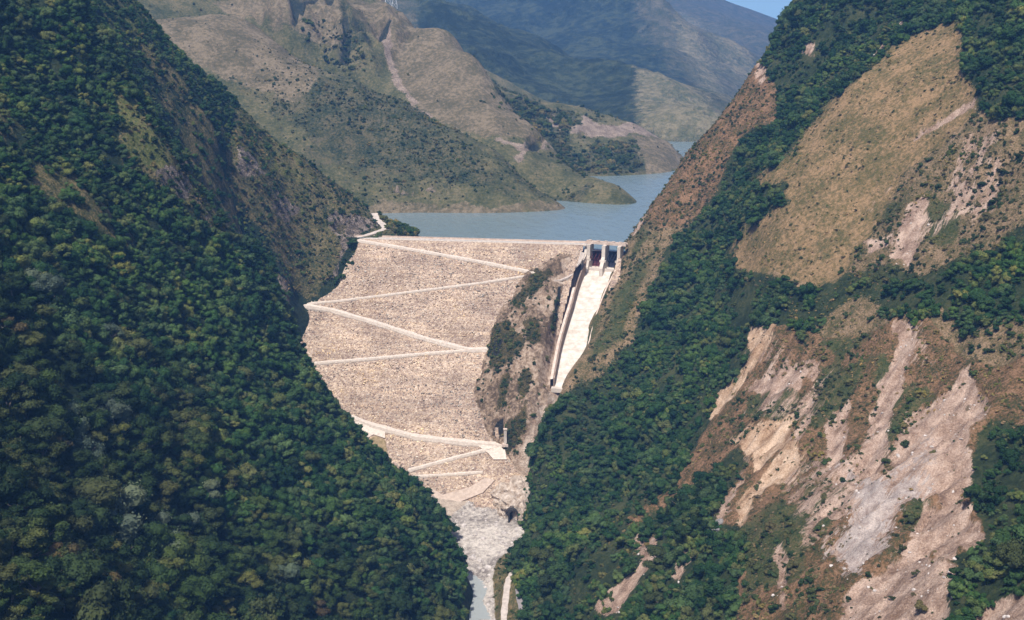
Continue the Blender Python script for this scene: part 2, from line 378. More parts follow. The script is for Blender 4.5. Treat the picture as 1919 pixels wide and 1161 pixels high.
PO['L_dry'] = [[(60,330),(140,345),(200,400),(260,470),(230,480),(150,420),(80,370)],[(250,60),(300,110),(360,190),(330,200),(280,130)],[(442,192),(500,235),(562,292),(640,350),(702,402),(660,442),(622,520),(575,568),(545,545),(520,500),(500,460),(440,390),(425,330),(430,260)],
 [(225,230),(330,290),(430,440),(395,430),(350,390),(290,340),(230,300)],[(690,420),(730,405),(750,440),(690,450)]]
PO['L_thin'] = PO['L_dry'][2:3]
X, Y = mk(-600, 70, 200, 1100, 1.8); Z = Lf(X, Y); u, v = pw(X, Y, Z, 12)
mdry = mask(u, v, PO['L_dry'], 10); mrock = mask(u, v, PO['L_rock'], 6); mgr = mask(u, v, PO['L_grass'], 8)
opn = fbm(X, Y, X*0, 55, 3, 58); mdry = np.maximum(mdry, np.clip((-opn-.12)*3, 0, .75)*np.clip((640-v)/200, 0, 1)); mgr = np.maximum(mgr, np.clip((opn-.25)*3, 0, .5)*np.clip((520-v)/200, 0, 1))
far = (Y > 745) & (u > 560) & (v > 560)      # the hidden foot behind the near spur
sil = [(250,-60),(250,0),(330,100),(440,190),(560,290),(640,350),(700,398),(665,445),(620,525),(570,565),(560,640),(568,680),(640,780),(700,840),(810,930),(850,975),(866,1030),(870,1250)]
u0, v0 = project(X, Y, Z); us = np.interp(v0, [p_[1] for p_ in sil[:7]]+[445,525,565,640,680,780,840,930,975,1030,1250], [p_[0] for p_ in sil]); inn_ = np.clip((us-u0-12)/130, 0, 1)
rav = mask(u, v, [[(175,40),(195,40),(190,130),(198,200),(180,262),(168,200),(170,120)]], 12)+.7*mask(u, v, [[(40,0),(55,0),(90,120),(130,240),(120,245),(75,130)]], 14)+.7*mask(u, v, [[(430,230),(440,300),(425,390),(415,330),(420,250)]], 12)+.6*mask(u, v, [[(0,480),(120,560),(260,640),(420,760),(410,775),(240,665),(100,590),(0,520)]], 14)+.5*mask(u, v, [[(0,800),(160,860),(330,1000),(320,1015),(140,890),(0,840)]], 14)
Z = Z + (gullies(X, Y, Z, (.62, .25, -.74), 115, .3, 3)*15-2)*inn_ + gullies(X, Y, Z, (.5, .1, -.8), 45, .25, 3)*(3+2.5*mdry)*(.35+.65*inn_) - rav*13 + fbm(X, Y, Z, 22, 3, 5)*(1.5+3*mdry+3*mrock)*(.4+.6*inn_) + gullies(X, Y, Z, (.3, .1, -.9), 16, .3, 8, 3)*(mrock*3+mdry*2.6)
# the road notch beside the crest
road = [W(640,447,5), W(665,445,5), P(690,439,937), P(712,432,948), P(722,427,957), P(716,419,968), P(706,410,978), P(702,399,986)]
def near_poly(X, Y, pts):
    best = np.full(X.shape, 1e9); zz = np.zeros(X.shape)
    for a, b in zip(pts[:-1], pts[1:]):
        dx, dy = b[0]-a[0], b[1]-a[1]; t = np.clip(((X-a[0])*dx+(Y-a[1])*dy)/(dx*dx+dy*dy+1e-9), 0, 1)
        d = np.hypot(X-a[0]-t*dx, Y-a[1]-t*dy); k = d < best; best = np.where(k, d, best); zz = np.where(k, a[2]+(b[2]-a[2])*t, zz)
    return best, zz
d, zz = near_poly(X, Y, road); k = np.clip((d-3.5)/5.0, 0, 1); Z = np.where(d < 8.5, (zz-.25)*(1-k)+Z*k, Z)
u, v = project(X, Y, Z); cut = np.clip(1-np.abs(d-7.5)/5, 0, 1)*(Z > zz+1.5)
store('L', -600, 200, 1.8, Z)
keep = (Z > -175)
L_obj = grid_mesh('left_hillside', X, Y, Z, M['left'], {'dry': mdry, 'rock': np.maximum(mrock, cut), 'grass': mgr}, keep)
# ------------------------------------------------------------------ right slope
Rp = G([(991,1161,560),(984,1100,592),(980,1030,637),(983,975,678),(990,930,702),(994,900,714),(1008,840,728),(1026,780,748),(1050,730,772),(1066,700,788),(1104,620,830),(1143,540,870),(1172,470,908),(1212,400,935),(1282,300,965),(1382,180,990),(1425,125,1000),(1447,85,1005),(1508,0,1010),
 (1100,1161,520),(1250,1161,470),(1450,1161,410),(1700,1161,350),(1919,1161,310),(1100,950,665),(1250,950,590),(1450,950,510),(1700,950,440),(1919,950,390),
 (1100,780,755),(1250,780,690),(1450,780,590),(1700,780,520),(1919,780,460),(1200,620,800),(1350,600,730),(1450,600,670),(1650,600,600),(1919,600,520),
 (1260,450,880),(1360,480,790),(1450,450,725),(1650,400,680),(1919,400,580),(1310,400,885),(1390,310,880),(1420,350,790),(1500,280,790),(1600,160,800),(1780,52,790),(1700,250,720),(1919,200,650),
 (1450,200,920),(1550,100,910),(1650,30,900),(1919,0,740),(1800,0,820),(1490,80,960),(1600,-150,980),(1919,-250,850),(2300,1161,230),(2300,600,420),(2300,0,600),(1500,1500,300),(2000,1500,230),(1100,1500,420)])
Rp += [H(1172,955,-12),H(1212,985,-16),H(1282,1030,0),H(1382,1070,50),H(1447,1090,85),H(1508,1110,120),(110,1010,-40),(160,1080,-30),(260,1150,20),(400,1150,120),
 (0,560,-170),(0,650,-170),(-5,720,-170),(15,760,-160),H(1040,790,-110),H(1060,850,-70),H(1090,890,-45),H(1110,930,-40),(60,960,-60),(30,900,-70),(20,830,-120)]
Rf = Field(Rp)
PO['R_grass'] = [[(1790,45),(1700,78),(1605,150),(1545,200),(1482,290),(1420,330),(1398,352),(1475,345),(1472,390),(1400,430),(1368,480),(1380,512),(1460,525),(1500,545),(1560,540),(1600,500),(1640,440),(1700,330),(1770,280),(1830,220),(1830,190),(1800,150),(1802,100)]]
PO['R_scrub'] = [[(1335,380),(1300,420),(1242,480),(1212,560),(1182,640),(1120,705),(1060,750),(1028,750),(1055,690),(1100,600),(1150,510),(1180,430),(1195,400)],[(1560,545),(1600,500),(1640,440),(1700,330),(1770,280),(1830,220),(1925,235),(2500,260),(2500,420),(2100,470),(1919,445),(1860,470),(1790,500),(1740,530),(1660,560),(1640,600),(1720,620),(1760,600),(1800,640),(1900,620),(2000,600),(2350,640),(2350,760),(1860,705),(1800,690),(1720,620),(1690,640),(1580,660),(1500,645),(1490,600),(1380,512),(1460,525)]]
PO['R_brown'] = [[(1447,85),(1425,130),(1455,170),(1452,240),(1385,268),(1355,340),(1335,385),(1290,425),(1180,440),(1205,390),(1275,290),(1375,170)],
 [(1405,625),(1440,625),(1500,640),(1580,650),(1640,640),(1690,630),(1720,610),(1800,690),(1860,700),(2000,700),(2000,800),(1850,810),(1830,850),(1815,900),(1830,960),(1845,1000),(1840,1040),(1790,1070),(1765,1165),(1720,1250),(1390,1200),(1380,1110),(1405,1060),(1410,1000),(1340,1012),(1340,970),(1400,885),(1375,862),(1290,925),(1190,1000),(1170,990),(1260,920),(1330,800),(1400,690)]]
PO['R_green'] = [[(1225,480),(1190,560),(1160,640),(1100,690),(1120,640),(1150,570),(1190,500)],[(1130,600),(1100,650),(1090,640),(1120,590)],[(1220,420),(1200,460),(1180,500),(1190,450)],[(1540,700),(1615,700),(1585,780),(1540,825),(1495,825),(1520,760)],[(1530,660),(1625,645),(1570,690)],[(1400,765),(1490,750),(1515,785),(1450,815),(1395,805)],[(1640,700),(1690,690),(1690,760),(1650,900),(1640,880)],
 [(1700,740),(1760,760),(1700,810),(1670,860),(1650,900)],[(1380,1020),(1460,960),(1540,1000),(1500,1100),(1400,1161)],[(1540,1040),(1570,1000),(1590,960),(1560,940),(1500,930)],[(1660,400),(1740,380),(1700,400),(1650,440)],[(1740,390),(1800,400),(1780,470),(1730,470)],[(1700,940),(1740,960),(1650,1070),(1690,1010)]]
PO['R_bare'] = [[(1440,712),(1530,698),(1533,720),(1500,750),(1430,762),(1395,742)],[(1527,742),(1503,800),(1465,862),(1500,850),(1515,800)],
 [(1675,640),(1700,630),(1717,648),(1692,730),(1672,800),(1652,870),(1640,905),(1660,940),(1620,950),(1590,900),(1620,860),(1645,760),(1662,710)],[(1565,792),(1590,785),(1588,830),(1580,880),(1555,900),(1548,830)],
 [(1790,732),(1815,712),(1852,775),(1850,800),(1815,828),(1812,875),(1830,885),(1800,930),(1832,985),(1848,1010),(1840,1038),(1795,1052),(1780,1120),(1760,1220),(1560,1250),(1575,1161),(1620,1100),(1700,1020),(1722,970),(1700,955),(1655,1040),(1600,1095),(1570,1085),(1545,1075),(1600,1010),(1600,960),(1560,900),(1650,925),(1680,845),(1700,810),(1745,780)],
 [(1820,1175),(1880,1128),(1990,1100),(2000,1250),(1800,1250)],[(1742,385),(1733,430),(1700,502),(1668,502),(1690,440),(1698,412),(1725,392)],[(1620,462),(1672,460),(1672,478),(1630,492)],
 [(1842,193),(1790,225),(1730,262),(1712,268),(1750,235),(1800,203)],[(1668,352),(1645,388),(1632,398),(1650,368)],[(1695,52),(1652,100),(1638,108),(1662,75)],[(1190,1010),(1228,1010),(1228,1060),(1182,1130),(1160,1170),(1115,1155),(1150,1110),(1190,1080)],
 [(1312,1030),(1302,1052),(1267,1115),(1253,1112),(1278,1060)],[(1450,1058),(1466,1060),(1480,1175),(1465,1170),(1452,1110)],[(1392,880),(1402,880),(1378,960),(1362,990),(1340,1008),(1338,980),(1365,955)],
 [(1425,128),(1437,125),(1430,160),(1418,158)],[(1500,95),(1525,95),(1522,118),(1505,115)],[(1195,420),(1215,395),(1195,440),(1175,470)],[(1590,960),(1640,980),(1560,1010),(1500,980)]]
PO['R_ochre'] = [[(1408,626),(1450,628),(1440,672),(1398,722),(1352,792),(1328,797),(1342,760),(1402,690)],[(1370,842),(1430,815),(1470,790),(1483,785),(1478,830),(1462,870),(1410,912),(1398,880)],
 [(1470,858),(1505,868),(1482,902),(1442,930),(1392,1002),(1368,992),(1420,930),(1438,890)]]
PO['R_scree'] = [[(1590,900),(1660,935),(1740,860),(1725,960),(1700,955),(1655,1040),(1600,1095),(1545,1080),(1600,1010),(1605,960)],[(1650,945),(1720,890),(1700,950),(1640,1010)]]
PO['R_forest_in'] = [[(1380,512),(1500,545),(1640,515),(1740,530),(1720,575),(1600,580),(1500,640),(1380,620)]]
X, Y = mk(-20, 600, 200, 1180, 1.7); Z = Rf(X, Y); u, v = pw(X, Y, Z, 9)
A = {k: mask(u, v, PO['R_'+k], w) for k, w in (('grass', 14), ('scrub', 14), ('brown', 9), ('green', 12), ('bare', 9), ('ochre', 9), ('scree', 30))}
A['scrub'] = np.maximum(A['scrub']*(1-mask(u, v, PO['R_forest_in'], 10)), 0)
A['scree'] *= .78
A['bare'] = np.maximum(A['bare'], .50*mask(u, v, [[(1440,860),(1500,850),(1560,880),(1620,850),(1690,850),(1700,900),(1650,960),(1600,1010),(1545,1075),(1500,1060),(1480,1000),(1450,950)],[(1400,650),(1460,650),(1460,700),(1380,740),(1370,720)],[(1690,640),(1720,640),(1760,700),(1740,760),(1700,720)],[(1780,260),(1860,240),(1900,300),(1880,420),(1800,440),(1700,480),(1650,470),(1760,400)],[(1420,690),(1560,700),(1540,790),(1450,830),(1400,800)]], 25))
isl = gullies(X, Y, Z, (-.6, -.45, -.66), 16, .22, 77, 4); isl2 = fbm(X, Y, Z, 9, 4, 79)
for k_ in ('bare', 'ochre', 'scree'): A[k_] = np.clip(A[k_]*1.15 - np.clip(-isl-.06, 0, 1)*1.2 - np.clip(isl2-.16, 0, 1)*1.6, 0, 1)
sc = np.maximum(np.maximum(A['bare'], A['ochre']), A['scree'])
smooth = A['grass']
Z = Z + (gullies(X, Y, Z, (-.6, -.45, -.66), 70, .25, 4)*8 + fbm(X, Y, Z, 20, 3, 6)*2)*(1-.65*smooth) - np.clip(sc-.3, 0, .7)*5.0 + gullies(X, Y, Z, (-.6, -.45, -.66), 11, .16, 9, 4)*(sc*3.2+A['brown']*1.8) + gullies(X, Y, Z, (-.6, -.45, -.66), 30, .2, 12, 4)*np.maximum(sc, A['brown'])*3.6 + fbm(X, Y, Z, 7, 3, 7)*(A['brown']*.8+A['scrub']*.6+sc*.5)
store('R', -20, 200, 1.7, Z)
R_obj = grid_mesh('right_hillside', X, Y, Z, M['right'], A, Z > -172)
# ------------------------------------------------------------------ rock outcrop between dam and spillway
CH = [(500,1131,900),(545,1110,874),(600,1092,841),(650,1078,812),(690,1070,793),(725,1064,775)]   # chute centre line (v, u, Y)
E = [(1000,522),(960,572),(932,612),(920,650),(908,700),(897,755),(898,800),(925,832)]
Op = [damO(a, b, 0) for a, b in E] + [damO(a-28, b-4, -10) for a, b in E] + [damO(985,560,5), damO(960,620,10), damO(1020,600,10), damO(950,700,10), damO(1000,680,15), damO(925,770,4), damO(975,780,17), damO(940,800,2), damO(1032,545,1), damO(1045,500,1), damO(1040,640,10), damO(1000,530,1),damO(1060,480,-.5)]
Op += G([(1088,490,893),(1090,505,892),(1062,545,868),(1055,580,850),(1045,620,826),(1036,660,806),(1028,700,788),(1010,760,764),(990,830,738),(970,860,735),(955,885,738)])
Op += [(P(u_, v_, Y_)[0], Y_, P(u_, v_, Y_)[2]-9) for v_, u_, Y_ in CH] + [(P(u_, v_, Y_)[0]+14, Y_, P(u_, v_, Y_)[2]-14) for v_, u_, Y_ in CH]
Op += [W(985,925,-134), W(950,930,-137), W(900,915,-140), W(870,900,-142), W(960,980,-142), W(1000,1000,-142), P(1030,755,766), P(1018,800,750), P(998,860,732), H(1065,765,-105), H(1055,745,-125), H(1035,725,-145), (95,920,-20), (30,940,-40), (20,700,-150), (0,700,-150)]
Of = Field(Op, 7)
X, Y = mk(-50, 110, 690, 935, 1.0); Z = Of(X, Y); u, v = pw(X, Y, Z, 5)
PO['O_pale'] = [[(1045,730),(1062,735),(1045,770),(1015,830),(1000,880),(985,960),(950,960),(945,900),(965,870),(990,820),(1010,770)],[(1050,490),(1095,480),(1098,510),(1075,530),(1050,540),(1030,528),(1055,515)],[(1035,730),(1060,690),(1050,700)],
 [(1058,545),(1068,545),(1048,640),(1040,690),(1030,712),(1022,712),(1036,640),(1046,590)]]
PO['O_veg'] = [[(1005,512),(1040,515),(1010,545),(965,590),(955,575)],[(920,620),(955,600),(985,650),(960,690),(915,700)],[(980,690),(995,700),(985,760),(970,750)],[(940,720),(955,700),(945,770),(930,780)],[(980,610),(1010,610),(1010,650),(985,650)],[(965,790),(990,760),(985,820),(965,840),(945,860),(950,800)],[(1050,545),(1056,545),(1040,620),(1030,620)]]
PO['O_dark'] = [[(925,650),(940,640),(935,670),(925,675)],[(1046,550),(1053,548),(1044,600),(1038,612)],[(928,790),(945,785),(945,812),(925,820)]]  # last patch puts the cave's darkness into the rock colour
ma = {'pale': mask(u, v, PO['O_pale'], 4), 'veg': mask(u, v, PO['O_veg'], 5), 'dark': mask(u, v, PO['O_dark'], 3)}
amp = np.clip((np.asarray(ma['pale'])*-.6+1), .3, 1)
cavity = mask(u, v, [[(926,792),(945,786),(948,815),(930,824)]], 5)
Z = Z + gullies(X, Y, Z, (-.15, -.55, -.75), 22, .35, 21)*4.6*amp + fbm(X, Y, Z, 9, 4, 22)*2.2 + gullies(X, Y, Z, (-.1, -.5, -.85), 10, .35, 27, 4)*2.6 + fbm(X, Y, Z, 4, 3, 25, True)*1.0
sp = [P(u_, v_, Y_) for v_, u_, Y_ in CH]; d, zz = near_poly(X, Y, sp); k = np.clip((d-15)/6, 0, 1)
Z = np.where((d < 21) & (Y > 770), np.minimum(Z, (zz-2.5)*(1-k)+Z*k), Z) - cavity*7
store('O', -50, 690, 1.0, Z)
grid_mesh('rock_outcrop', X, Y, Z, M['rock'], ma, Z > -150)
# ------------------------------------------------------------------ river bed
Vp = [W(822,935,-136),W(900,912,-136),W(960,930,-136),W(860,1000,-140),W(960,1000,-139.5),W(900,1060,-143.5),W(885,1100,-148.5),W(890,1161,-149),W(922,1095,-144.5),W(925,1161,-144.5),W(938,1075,-139.5),W(965,1050,-136),W(985,1020,-138.5),
 W(950,1161,-140),W(985,1161,-138),W(985,1100,-137),W(940,1120,-141),W(905,1400,-152),W(960,1400,-145),W(880,1400,-152),(-70,700,-134),(-60,640,-145),(-45,600,-147),(60,700,-150),(50,560,-150),(-90,770,-134),(30,760,-136),(90,760,-150),W(905,960,-138.5),W(930,1040,-141.5)]
Vf = Field(Vp, 6); X, Y = mk(-100, 80, 400, 780, 1.0); Z = Vf(X, Y); u, v = project(X, Y, Z)
ma = {'grass': mask(u, v, [[(990,1008),(962,1026),(932,1045),(922,1080),(926,1120),(934,1250),(1030,1250),(1020,1010)]], 4), 'apron': mask(u, v, [[(810,925),(830,930),(900,915),(940,870),(905,925),(880,940),(850,965),(840,975)]], 5)}
bump_ = fbm(X, Y, Z, 6, 3, 31)*.7 + fbm(X, Y, Z, 2.2, 2, 33, True)*.45
step = mask(u, v, [[(850,968),(872,952),(905,938),(960,945),(960,1161),(850,1161)]], 3)
Z = Z + bump_*(1-.6*ma['apron']) - step*2.0 + 1.0
rroad = [W(944,1230,-140.5), W(944,1161,-139.5), W(948,1120,-138.5), W(952,1090,-137.5), W(962,1072,-136.8), W(974,1060,-136)]
rroad2 = [W(985,1230,-139), W(981,1161,-138), W(973,1120,-137.2), W(970,1090,-136.8), W(974,1066,-136.2)]
for rp, w_ in ((rroad, 2.4), (rroad2, 2.4)):
    d, zz = near_poly(X, Y, rp); k = np.clip((d-w_)/2.0, 0, 1); Z = np.where(d < w_+2, (zz-.25)*(1-k)+Z*k, Z)
store('V', -100, 400, 1.0, Z)
grid_mesh('riverbed', X, Y, Z, M['bed'], ma, Z > -175)
def strip(name, pts, w, mat, dz=0.05, n=6, kind='structure', parent=None):
    """a road ribbon of width w (or list) with a little thickness"""
    pts = [Vector(p) for p in pts]; q = []
    for i in range(len(pts)-1):
        p0, p1, p2, p3 = pts[max(i-1, 0)], pts[i], pts[i+1], pts[min(i+2, len(pts)-1)]
        for k in range(n):
            t = k/n; q.append(.5*((2*p1)+(p2-p0)*t+(2*p0-5*p1+4*p2-p3)*t*t+(3*p1-p0-3*p2+p3)*t**3))
    q.append(pts[-1]); V_ = []; Fc = []; m = len(q)
    for i, p in enumerate(q):
        d_ = (q[min(i+1, m-1)]-q[max(i-1, 0)]); d_.z = 0; d_.normalize(); s_ = Vector((d_.y, -d_.x, 0))
        ww = w if not isinstance(w, (list, tuple)) else w[0]+(w[1]-w[0])*i/(m-1)
        ww *= 1+.10*math.sin(i*1.7)+.05*math.sin(i*4.1)
        for a, b in ((-.5, -1.2), (-.5, 0), (.5, 0), (.5, -1.2)): V_.append(p+s_*(ww*a)+Vector((0, 0, dz+b)))
    for i in range(m-1):
        for k in range(3): Fc.append([i*4+k, i*4+k+1, i*4+5+k, i*4+4+k])
    o = raw_mesh(name, V_, Fc, mat, parent)
    if kind: o['kind'] = kind
    return o
strip('access_road', road, (6.5, 5.5), M['dirt'], .1)
strip('valley_road', rroad, 3.6, M['dirt'], .1)
strip('valley_road', rroad2, 3.2, M['asphalt'], .1)
# ------------------------------------------------------------------ reservoir side hills
def hill(key, name, pts, box, st, amp, masks, c=20, gd=(.2, -.8, -.5), mat='mid', cut=-30, gs=90):
    f = Field(pts, c); X, Y = mk(box[0], box[1], box[2], box[3], st); Z = f(X, Y); u, v = pw(X, Y, Z, 16)
    at = {k: mask(u, v, PO[p], w) for k, p, w in masks}
    if key == 'D': Z = Z + gullies(X, Y, Z, (.62, -.55, -.5), 330, .22, 19)*95*np.clip((Z+4)/110, .03, 1)*np.clip((5200-Y)/1600, .05, 1)
    if key == 'B': cf = mask(u, v, [[(380,-60),(750,-60),(745,60),(700,150),(640,150),(520,95),(440,45)]], 25); Z = Z + (gullies(X, Y, Z, (.1, -.5, -.85), 60, .15, 23, 4)*42+gullies(X, Y, Z, (.1, -.5, -.85), 22, .15, 29, 3)*9)*cf*np.clip((198-Z)/25, .12, 1)
    sh = np.clip((Z+4)/(20 if key != 'D' else 70), 0.05, 1)
    if key == 'D': amp = amp*np.clip((5300-Y)/1600, .08, 1)
    Z = Z + (gullies(X, Y, Z, gd, gs, .25, len(key)+int(box[2]))*amp + fbm(X, Y, Z, gs*.3, 4, 9)*amp*.35)*sh
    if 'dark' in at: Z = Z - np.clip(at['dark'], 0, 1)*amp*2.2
    store(key, box[0], box[2], st, Z)
    return grid_mesh(name, X, Y, Z, M[mat], at, Z > cut)
PO['A_veg'] = [[(930,290),(950,290),(1000,340),(1035,375),(1000,375),(960,330)],[(600,130),(800,200),(900,290),(960,360),(900,350),(700,340),(600,300),(560,250),(450,150),(500,130)]]
PO['A_bare'] = [[(735,352),(820,354),(820,358),(735,358)]]
PO['A_brown'] = [[(260,30),(400,30),(480,45),(600,140),(560,200),(420,150),(300,90)],[(560,390),(1065,380),(1065,400),(700,405)]]
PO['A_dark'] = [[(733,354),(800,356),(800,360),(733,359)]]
hp = G([(940,290,1190),(870,250,1220),(760,192,1260),(650,150,1300),(530,92,1350),(470,48,1390),(400,36,1400),(270,42,1350),(100,0,1300),(1000,350,1150),(1032,374,1128),(700,290,1180),(800,330,1145),(900,340,1130),(500,200,1220),(400,120,1270),(560,330,1130),(300,200,1200),(100,250,1150),(620,230,1200)])
hp += [W(800,398,0), W(900,399,0), W(1000,396,0), W(1062,391,0), W(700,400,0), W(560,405,0), H(940,1250,5), H(1000,1205,-15), H(1050,1180,-25), H(870,1290,20), H(760,1340,50), H(650,1390,75), H(530,1450,105), H(400,1500,140), H(1110,1110,-30), H(1040,1090,-14), H(900,1065,-20), H(700,1065,-20), H(500,1050,-10), H(270,1450,140)]
hill('A', 'near_shore_hill', hp, (-700, 110, 1040, 1500), 3, 5, [('veg', 'A_veg', 60), ('bare', 'A_bare', 3), ('brown', 'A_brown', 12), ('dark', 'A_dark', 2)], gs=60)
PO['B_veg'] = [[(925,170),(960,170),(1010,230),(1020,262),(1000,250),(935,190)],[(960,185),(1015,265),(1000,235)],[(1060,365),(1110,340),(1115,350),(1080,383),(1000,372)],[(1030,275),(1100,330),(1080,330)],[(560,20),(680,60),(700,120),(640,140),(560,80)]]
PO['B_bare'] = [[(925,262),(960,268),(975,275),(1000,265),(1015,258),(1020,268),(1035,282),(1020,275),(990,275),(980,305),(960,300),(975,285),(930,270)],[(712,65),(730,60),(735,120),(770,180),(820,230),(800,222),(745,170),(715,110)]]
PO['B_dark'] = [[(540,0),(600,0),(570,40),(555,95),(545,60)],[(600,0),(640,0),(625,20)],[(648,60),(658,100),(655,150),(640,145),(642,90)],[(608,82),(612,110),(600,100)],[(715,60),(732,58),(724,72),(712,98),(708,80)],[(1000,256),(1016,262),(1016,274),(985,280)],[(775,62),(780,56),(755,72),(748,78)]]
PO['B_brown'] = [[(735,10),(850,70),(905,120),(930,180),(1000,240),(1015,262),(900,255),(820,230),(740,160),(700,80),(560,0)],[(400,0),(640,0),(640,130),(530,90),(450,40)]]
hp = G([(1152,343,1190),(1100,332,1225),(1020,270,1290),(1000,240,1310),(928,180,1365),(912,150,1385),(898,120,1430),(850,70,1500),(740,14,1600),(600,-60,1700),(980,330,1205),(850,180,1350),(800,120,1420),(700,80,1480),(600,100,1440),(600,20,1530),(500,0,1500),(450,-50,1600),(300,-100,1600),(760,200,1330),(1050,350,1190),(1170,362,1165),(400,0,1480)])
hp += [W(985,371,0), W(1100,380,0), W(1187,382,0), H(1150,1245,-5), H(1100,1290,-5), H(1030,1370,10), H(940,1450,50), H(905,1530,80), H(850,1600,110), H(740,1700,150), H(1240,1150,-25), H(1100,1120,-25), H(900,1150,-20), H(800,1220,20), H(1200,1200,-15), H(600,1350,60)]
hill('B', 'brown_spur_hill', hp, (-620, 170, 1090, 1850), 3.5, 8, [('veg', 'B_veg', 6), ('bare', 'B_bare', 5), ('brown', 'B_brown', 14), ('dark', 'B_dark', 4)], gs=110)
PO['C_veg'] = [[(955,175),(1000,190),(1040,215),(1065,215),(1080,230),(1060,250),(1080,290),(1190,262),(1210,320),(1100,332),(1000,300),(950,200)]]
PO['C_bare'] = [[(1080,238),(1100,225),(1140,235),(1190,235),(1235,255),(1240,262),(1180,258),(1130,255),(1070,248)],[(1022,215),(1035,218),(1060,240),(1050,245),(1030,232)]]
PO['C_brown'] = [[(1190,262),(1245,262),(1290,300),(1250,325),(1215,328)]]
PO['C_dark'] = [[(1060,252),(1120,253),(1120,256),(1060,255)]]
hp = G([(900,130,1700),(960,176,1650),(1100,206,1600),(1200,241,1560),(1250,270,1540),(1050,270,1440),(1150,280,1440),(1020,230,1500),(1200,270,1500),(1240,300,1430),(850,150,1600)])
hp += [W(1283,301,0), W(1110,330,0), W(1180,328,0), W(1250,322,0), W(1275,312,0), H(960,1730,40), H(1100,1690,15), H(1200,1650,-5), H(1260,1620,-15), H(1330,1530,-20), H(1310,1440,-20), H(1100,1330,-20), H(1180,1330,-18), H(1260,1350,-20), H(900,1800,60), W(1260,264,-1), H(1000,1340,-10)]
hill('C', 'wooded_peninsula_hill', hp, (-250, 320, 1310, 1850), 3.5, 6, [('veg', 'C_veg', 8), ('bare', 'C_bare', 3), ('brown', 'C_brown', 8), ('dark', 'C_dark', 1.5)], gs=70)
PO['D_tan'] = [[(1195,180),(1240,182),(1290,198),(1350,238),(1350,275),(1210,262),(1190,230)],[(1250,100),(1330,150),(1370,215),(1340,200),(1280,150)],[(1200,20),(1300,60),(1420,160),(1380,170),(1280,100)]]
PO['D_veg_shade'] = [[(780,80),(1000,80),(1200,120),(1235,190),(1215,320),(780,320)],[(700,-60),(1160,-40),(1215,30),(1190,110),(1250,160),(1330,190),(1365,225),(1290,195),(1240,178),(1150,180),(1050,170),(950,190),(850,100)]]  # dark forest tone that also paints cloud shade over the mountain's left half
Q = lambda L: [(a, b, 1815+(c-1815)*2.3) for a, b, c in L]
hp = G(Q([(1200,182,2060),(1290,203,1990),(1345,238,1900),(1100,100,2500),(900,100,2500),(1000,0,3000),(1200,0,3100),(1300,100,2700),(1400,150,2450),(950,170,2050),(1100,180,2120),(1340,0,3400),(1440,36,3400),(1452,54,3350),(1550,90,3200),(1700,160,3000),(1200,-70,3600),(1000,-180,3600),(800,-280,3600),(500,-320,3600),(800,50,2500),(600,0,2500)]))
hp += [W(1150,262,0), W(1260,264,0), W(1340,262,0), W(1400,258,0), W(1500,255,0), H(1340,6700,200), H(1440,6700,60), H(1000,7600,900), H(1700,6000,0), H(1200,1780,-20), H(1400,1800,-25), H(1000,1900,-10)]
hill('D', 'far_mountain', hp, (-2800, 2600, 1780, 7400), 22, 130, [('veg', 'D_veg_shade', 34), ('tan', 'D_tan', 34)], c=60, gd=(.62, -.6, -.45), mat='far', gs=800)
# ground under everything, reservoir water, pool
def sheet(name, pts, mat, kind='structure'):
    o = raw_mesh(name, pts, [list(range(len(pts)))], mat); o['kind'] = kind; return o
sheet('ground', [(-5900, -900, -180), (5900, -900, -180), (5900, 8900, -180), (-5900, 8900, -180)], M['mid'])
a_ = DA - DH*6 - DE*60; b_ = DB - DH*3 + DE*75
sheet('reservoir_water', [(a_.x, a_.y, 0), (b_.x, b_.y, 0), (340, 980, 0), (900, 1500, 0), (1500, 2600, 0), (-1200, 2600, 0), (-900, 1400, 0), (-300, 1020, 0)], M['lake'])
sheet('river_water', [(-70, 420, -146.3), (20, 420, -146.3), (10, 640, -146.3), (-20, 690, -146.3), (-60, 690, -146.3)], M['river'])
# ------------------------------------------------------------------ the dam
dam = empty('rockfill_dam', tuple((DA+DB)/2)); tag(dam, 'broad tan rockfill dam with zigzag haul roads filling the gorge below the reservoir', 'dam')
bpy.context.view_layer.update()
def local(o, parent):
    o.parent = parent; o.matrix_parent_inverse = parent.matrix_world.inverted() if parent.matrix_world else o.matrix_parent_inverse; return o
Dl = (DB-DA).length
s_, t_ = np.meshgrid(np.arange(-75, Dl+30, .9), np.arange(0, 262, .9))
base = np.array(DA)[None, None]+s_[..., None]*np.array(DE)+t_[..., None]*np.array(DD)
nz = fbm(base[..., 0], base[..., 1], base[..., 2], 2.6, 2, 41)*.55+fbm(base[..., 0], base[..., 1], base[..., 2], 14, 2, 43)*.5
nz *= np.clip(t_/3, 0, 1)
pos = base+nz[..., None]*np.array(DN)
dch, _ = near_poly(pos[..., 0], pos[..., 1], [P(1131, 497, 903)]+[P(u_, v_, Y_) for v_, u_, Y_ in CH])
keepd = ((s_ < Dl-2) | (t_ > 14)) & ((dch > 15.5) | (t_ > 175))
o = grid_mesh('rockfill_face', pos[..., 0], pos[..., 1], pos[..., 2], M['rockfill'], None, keepd, kind=None); local(o, dam)
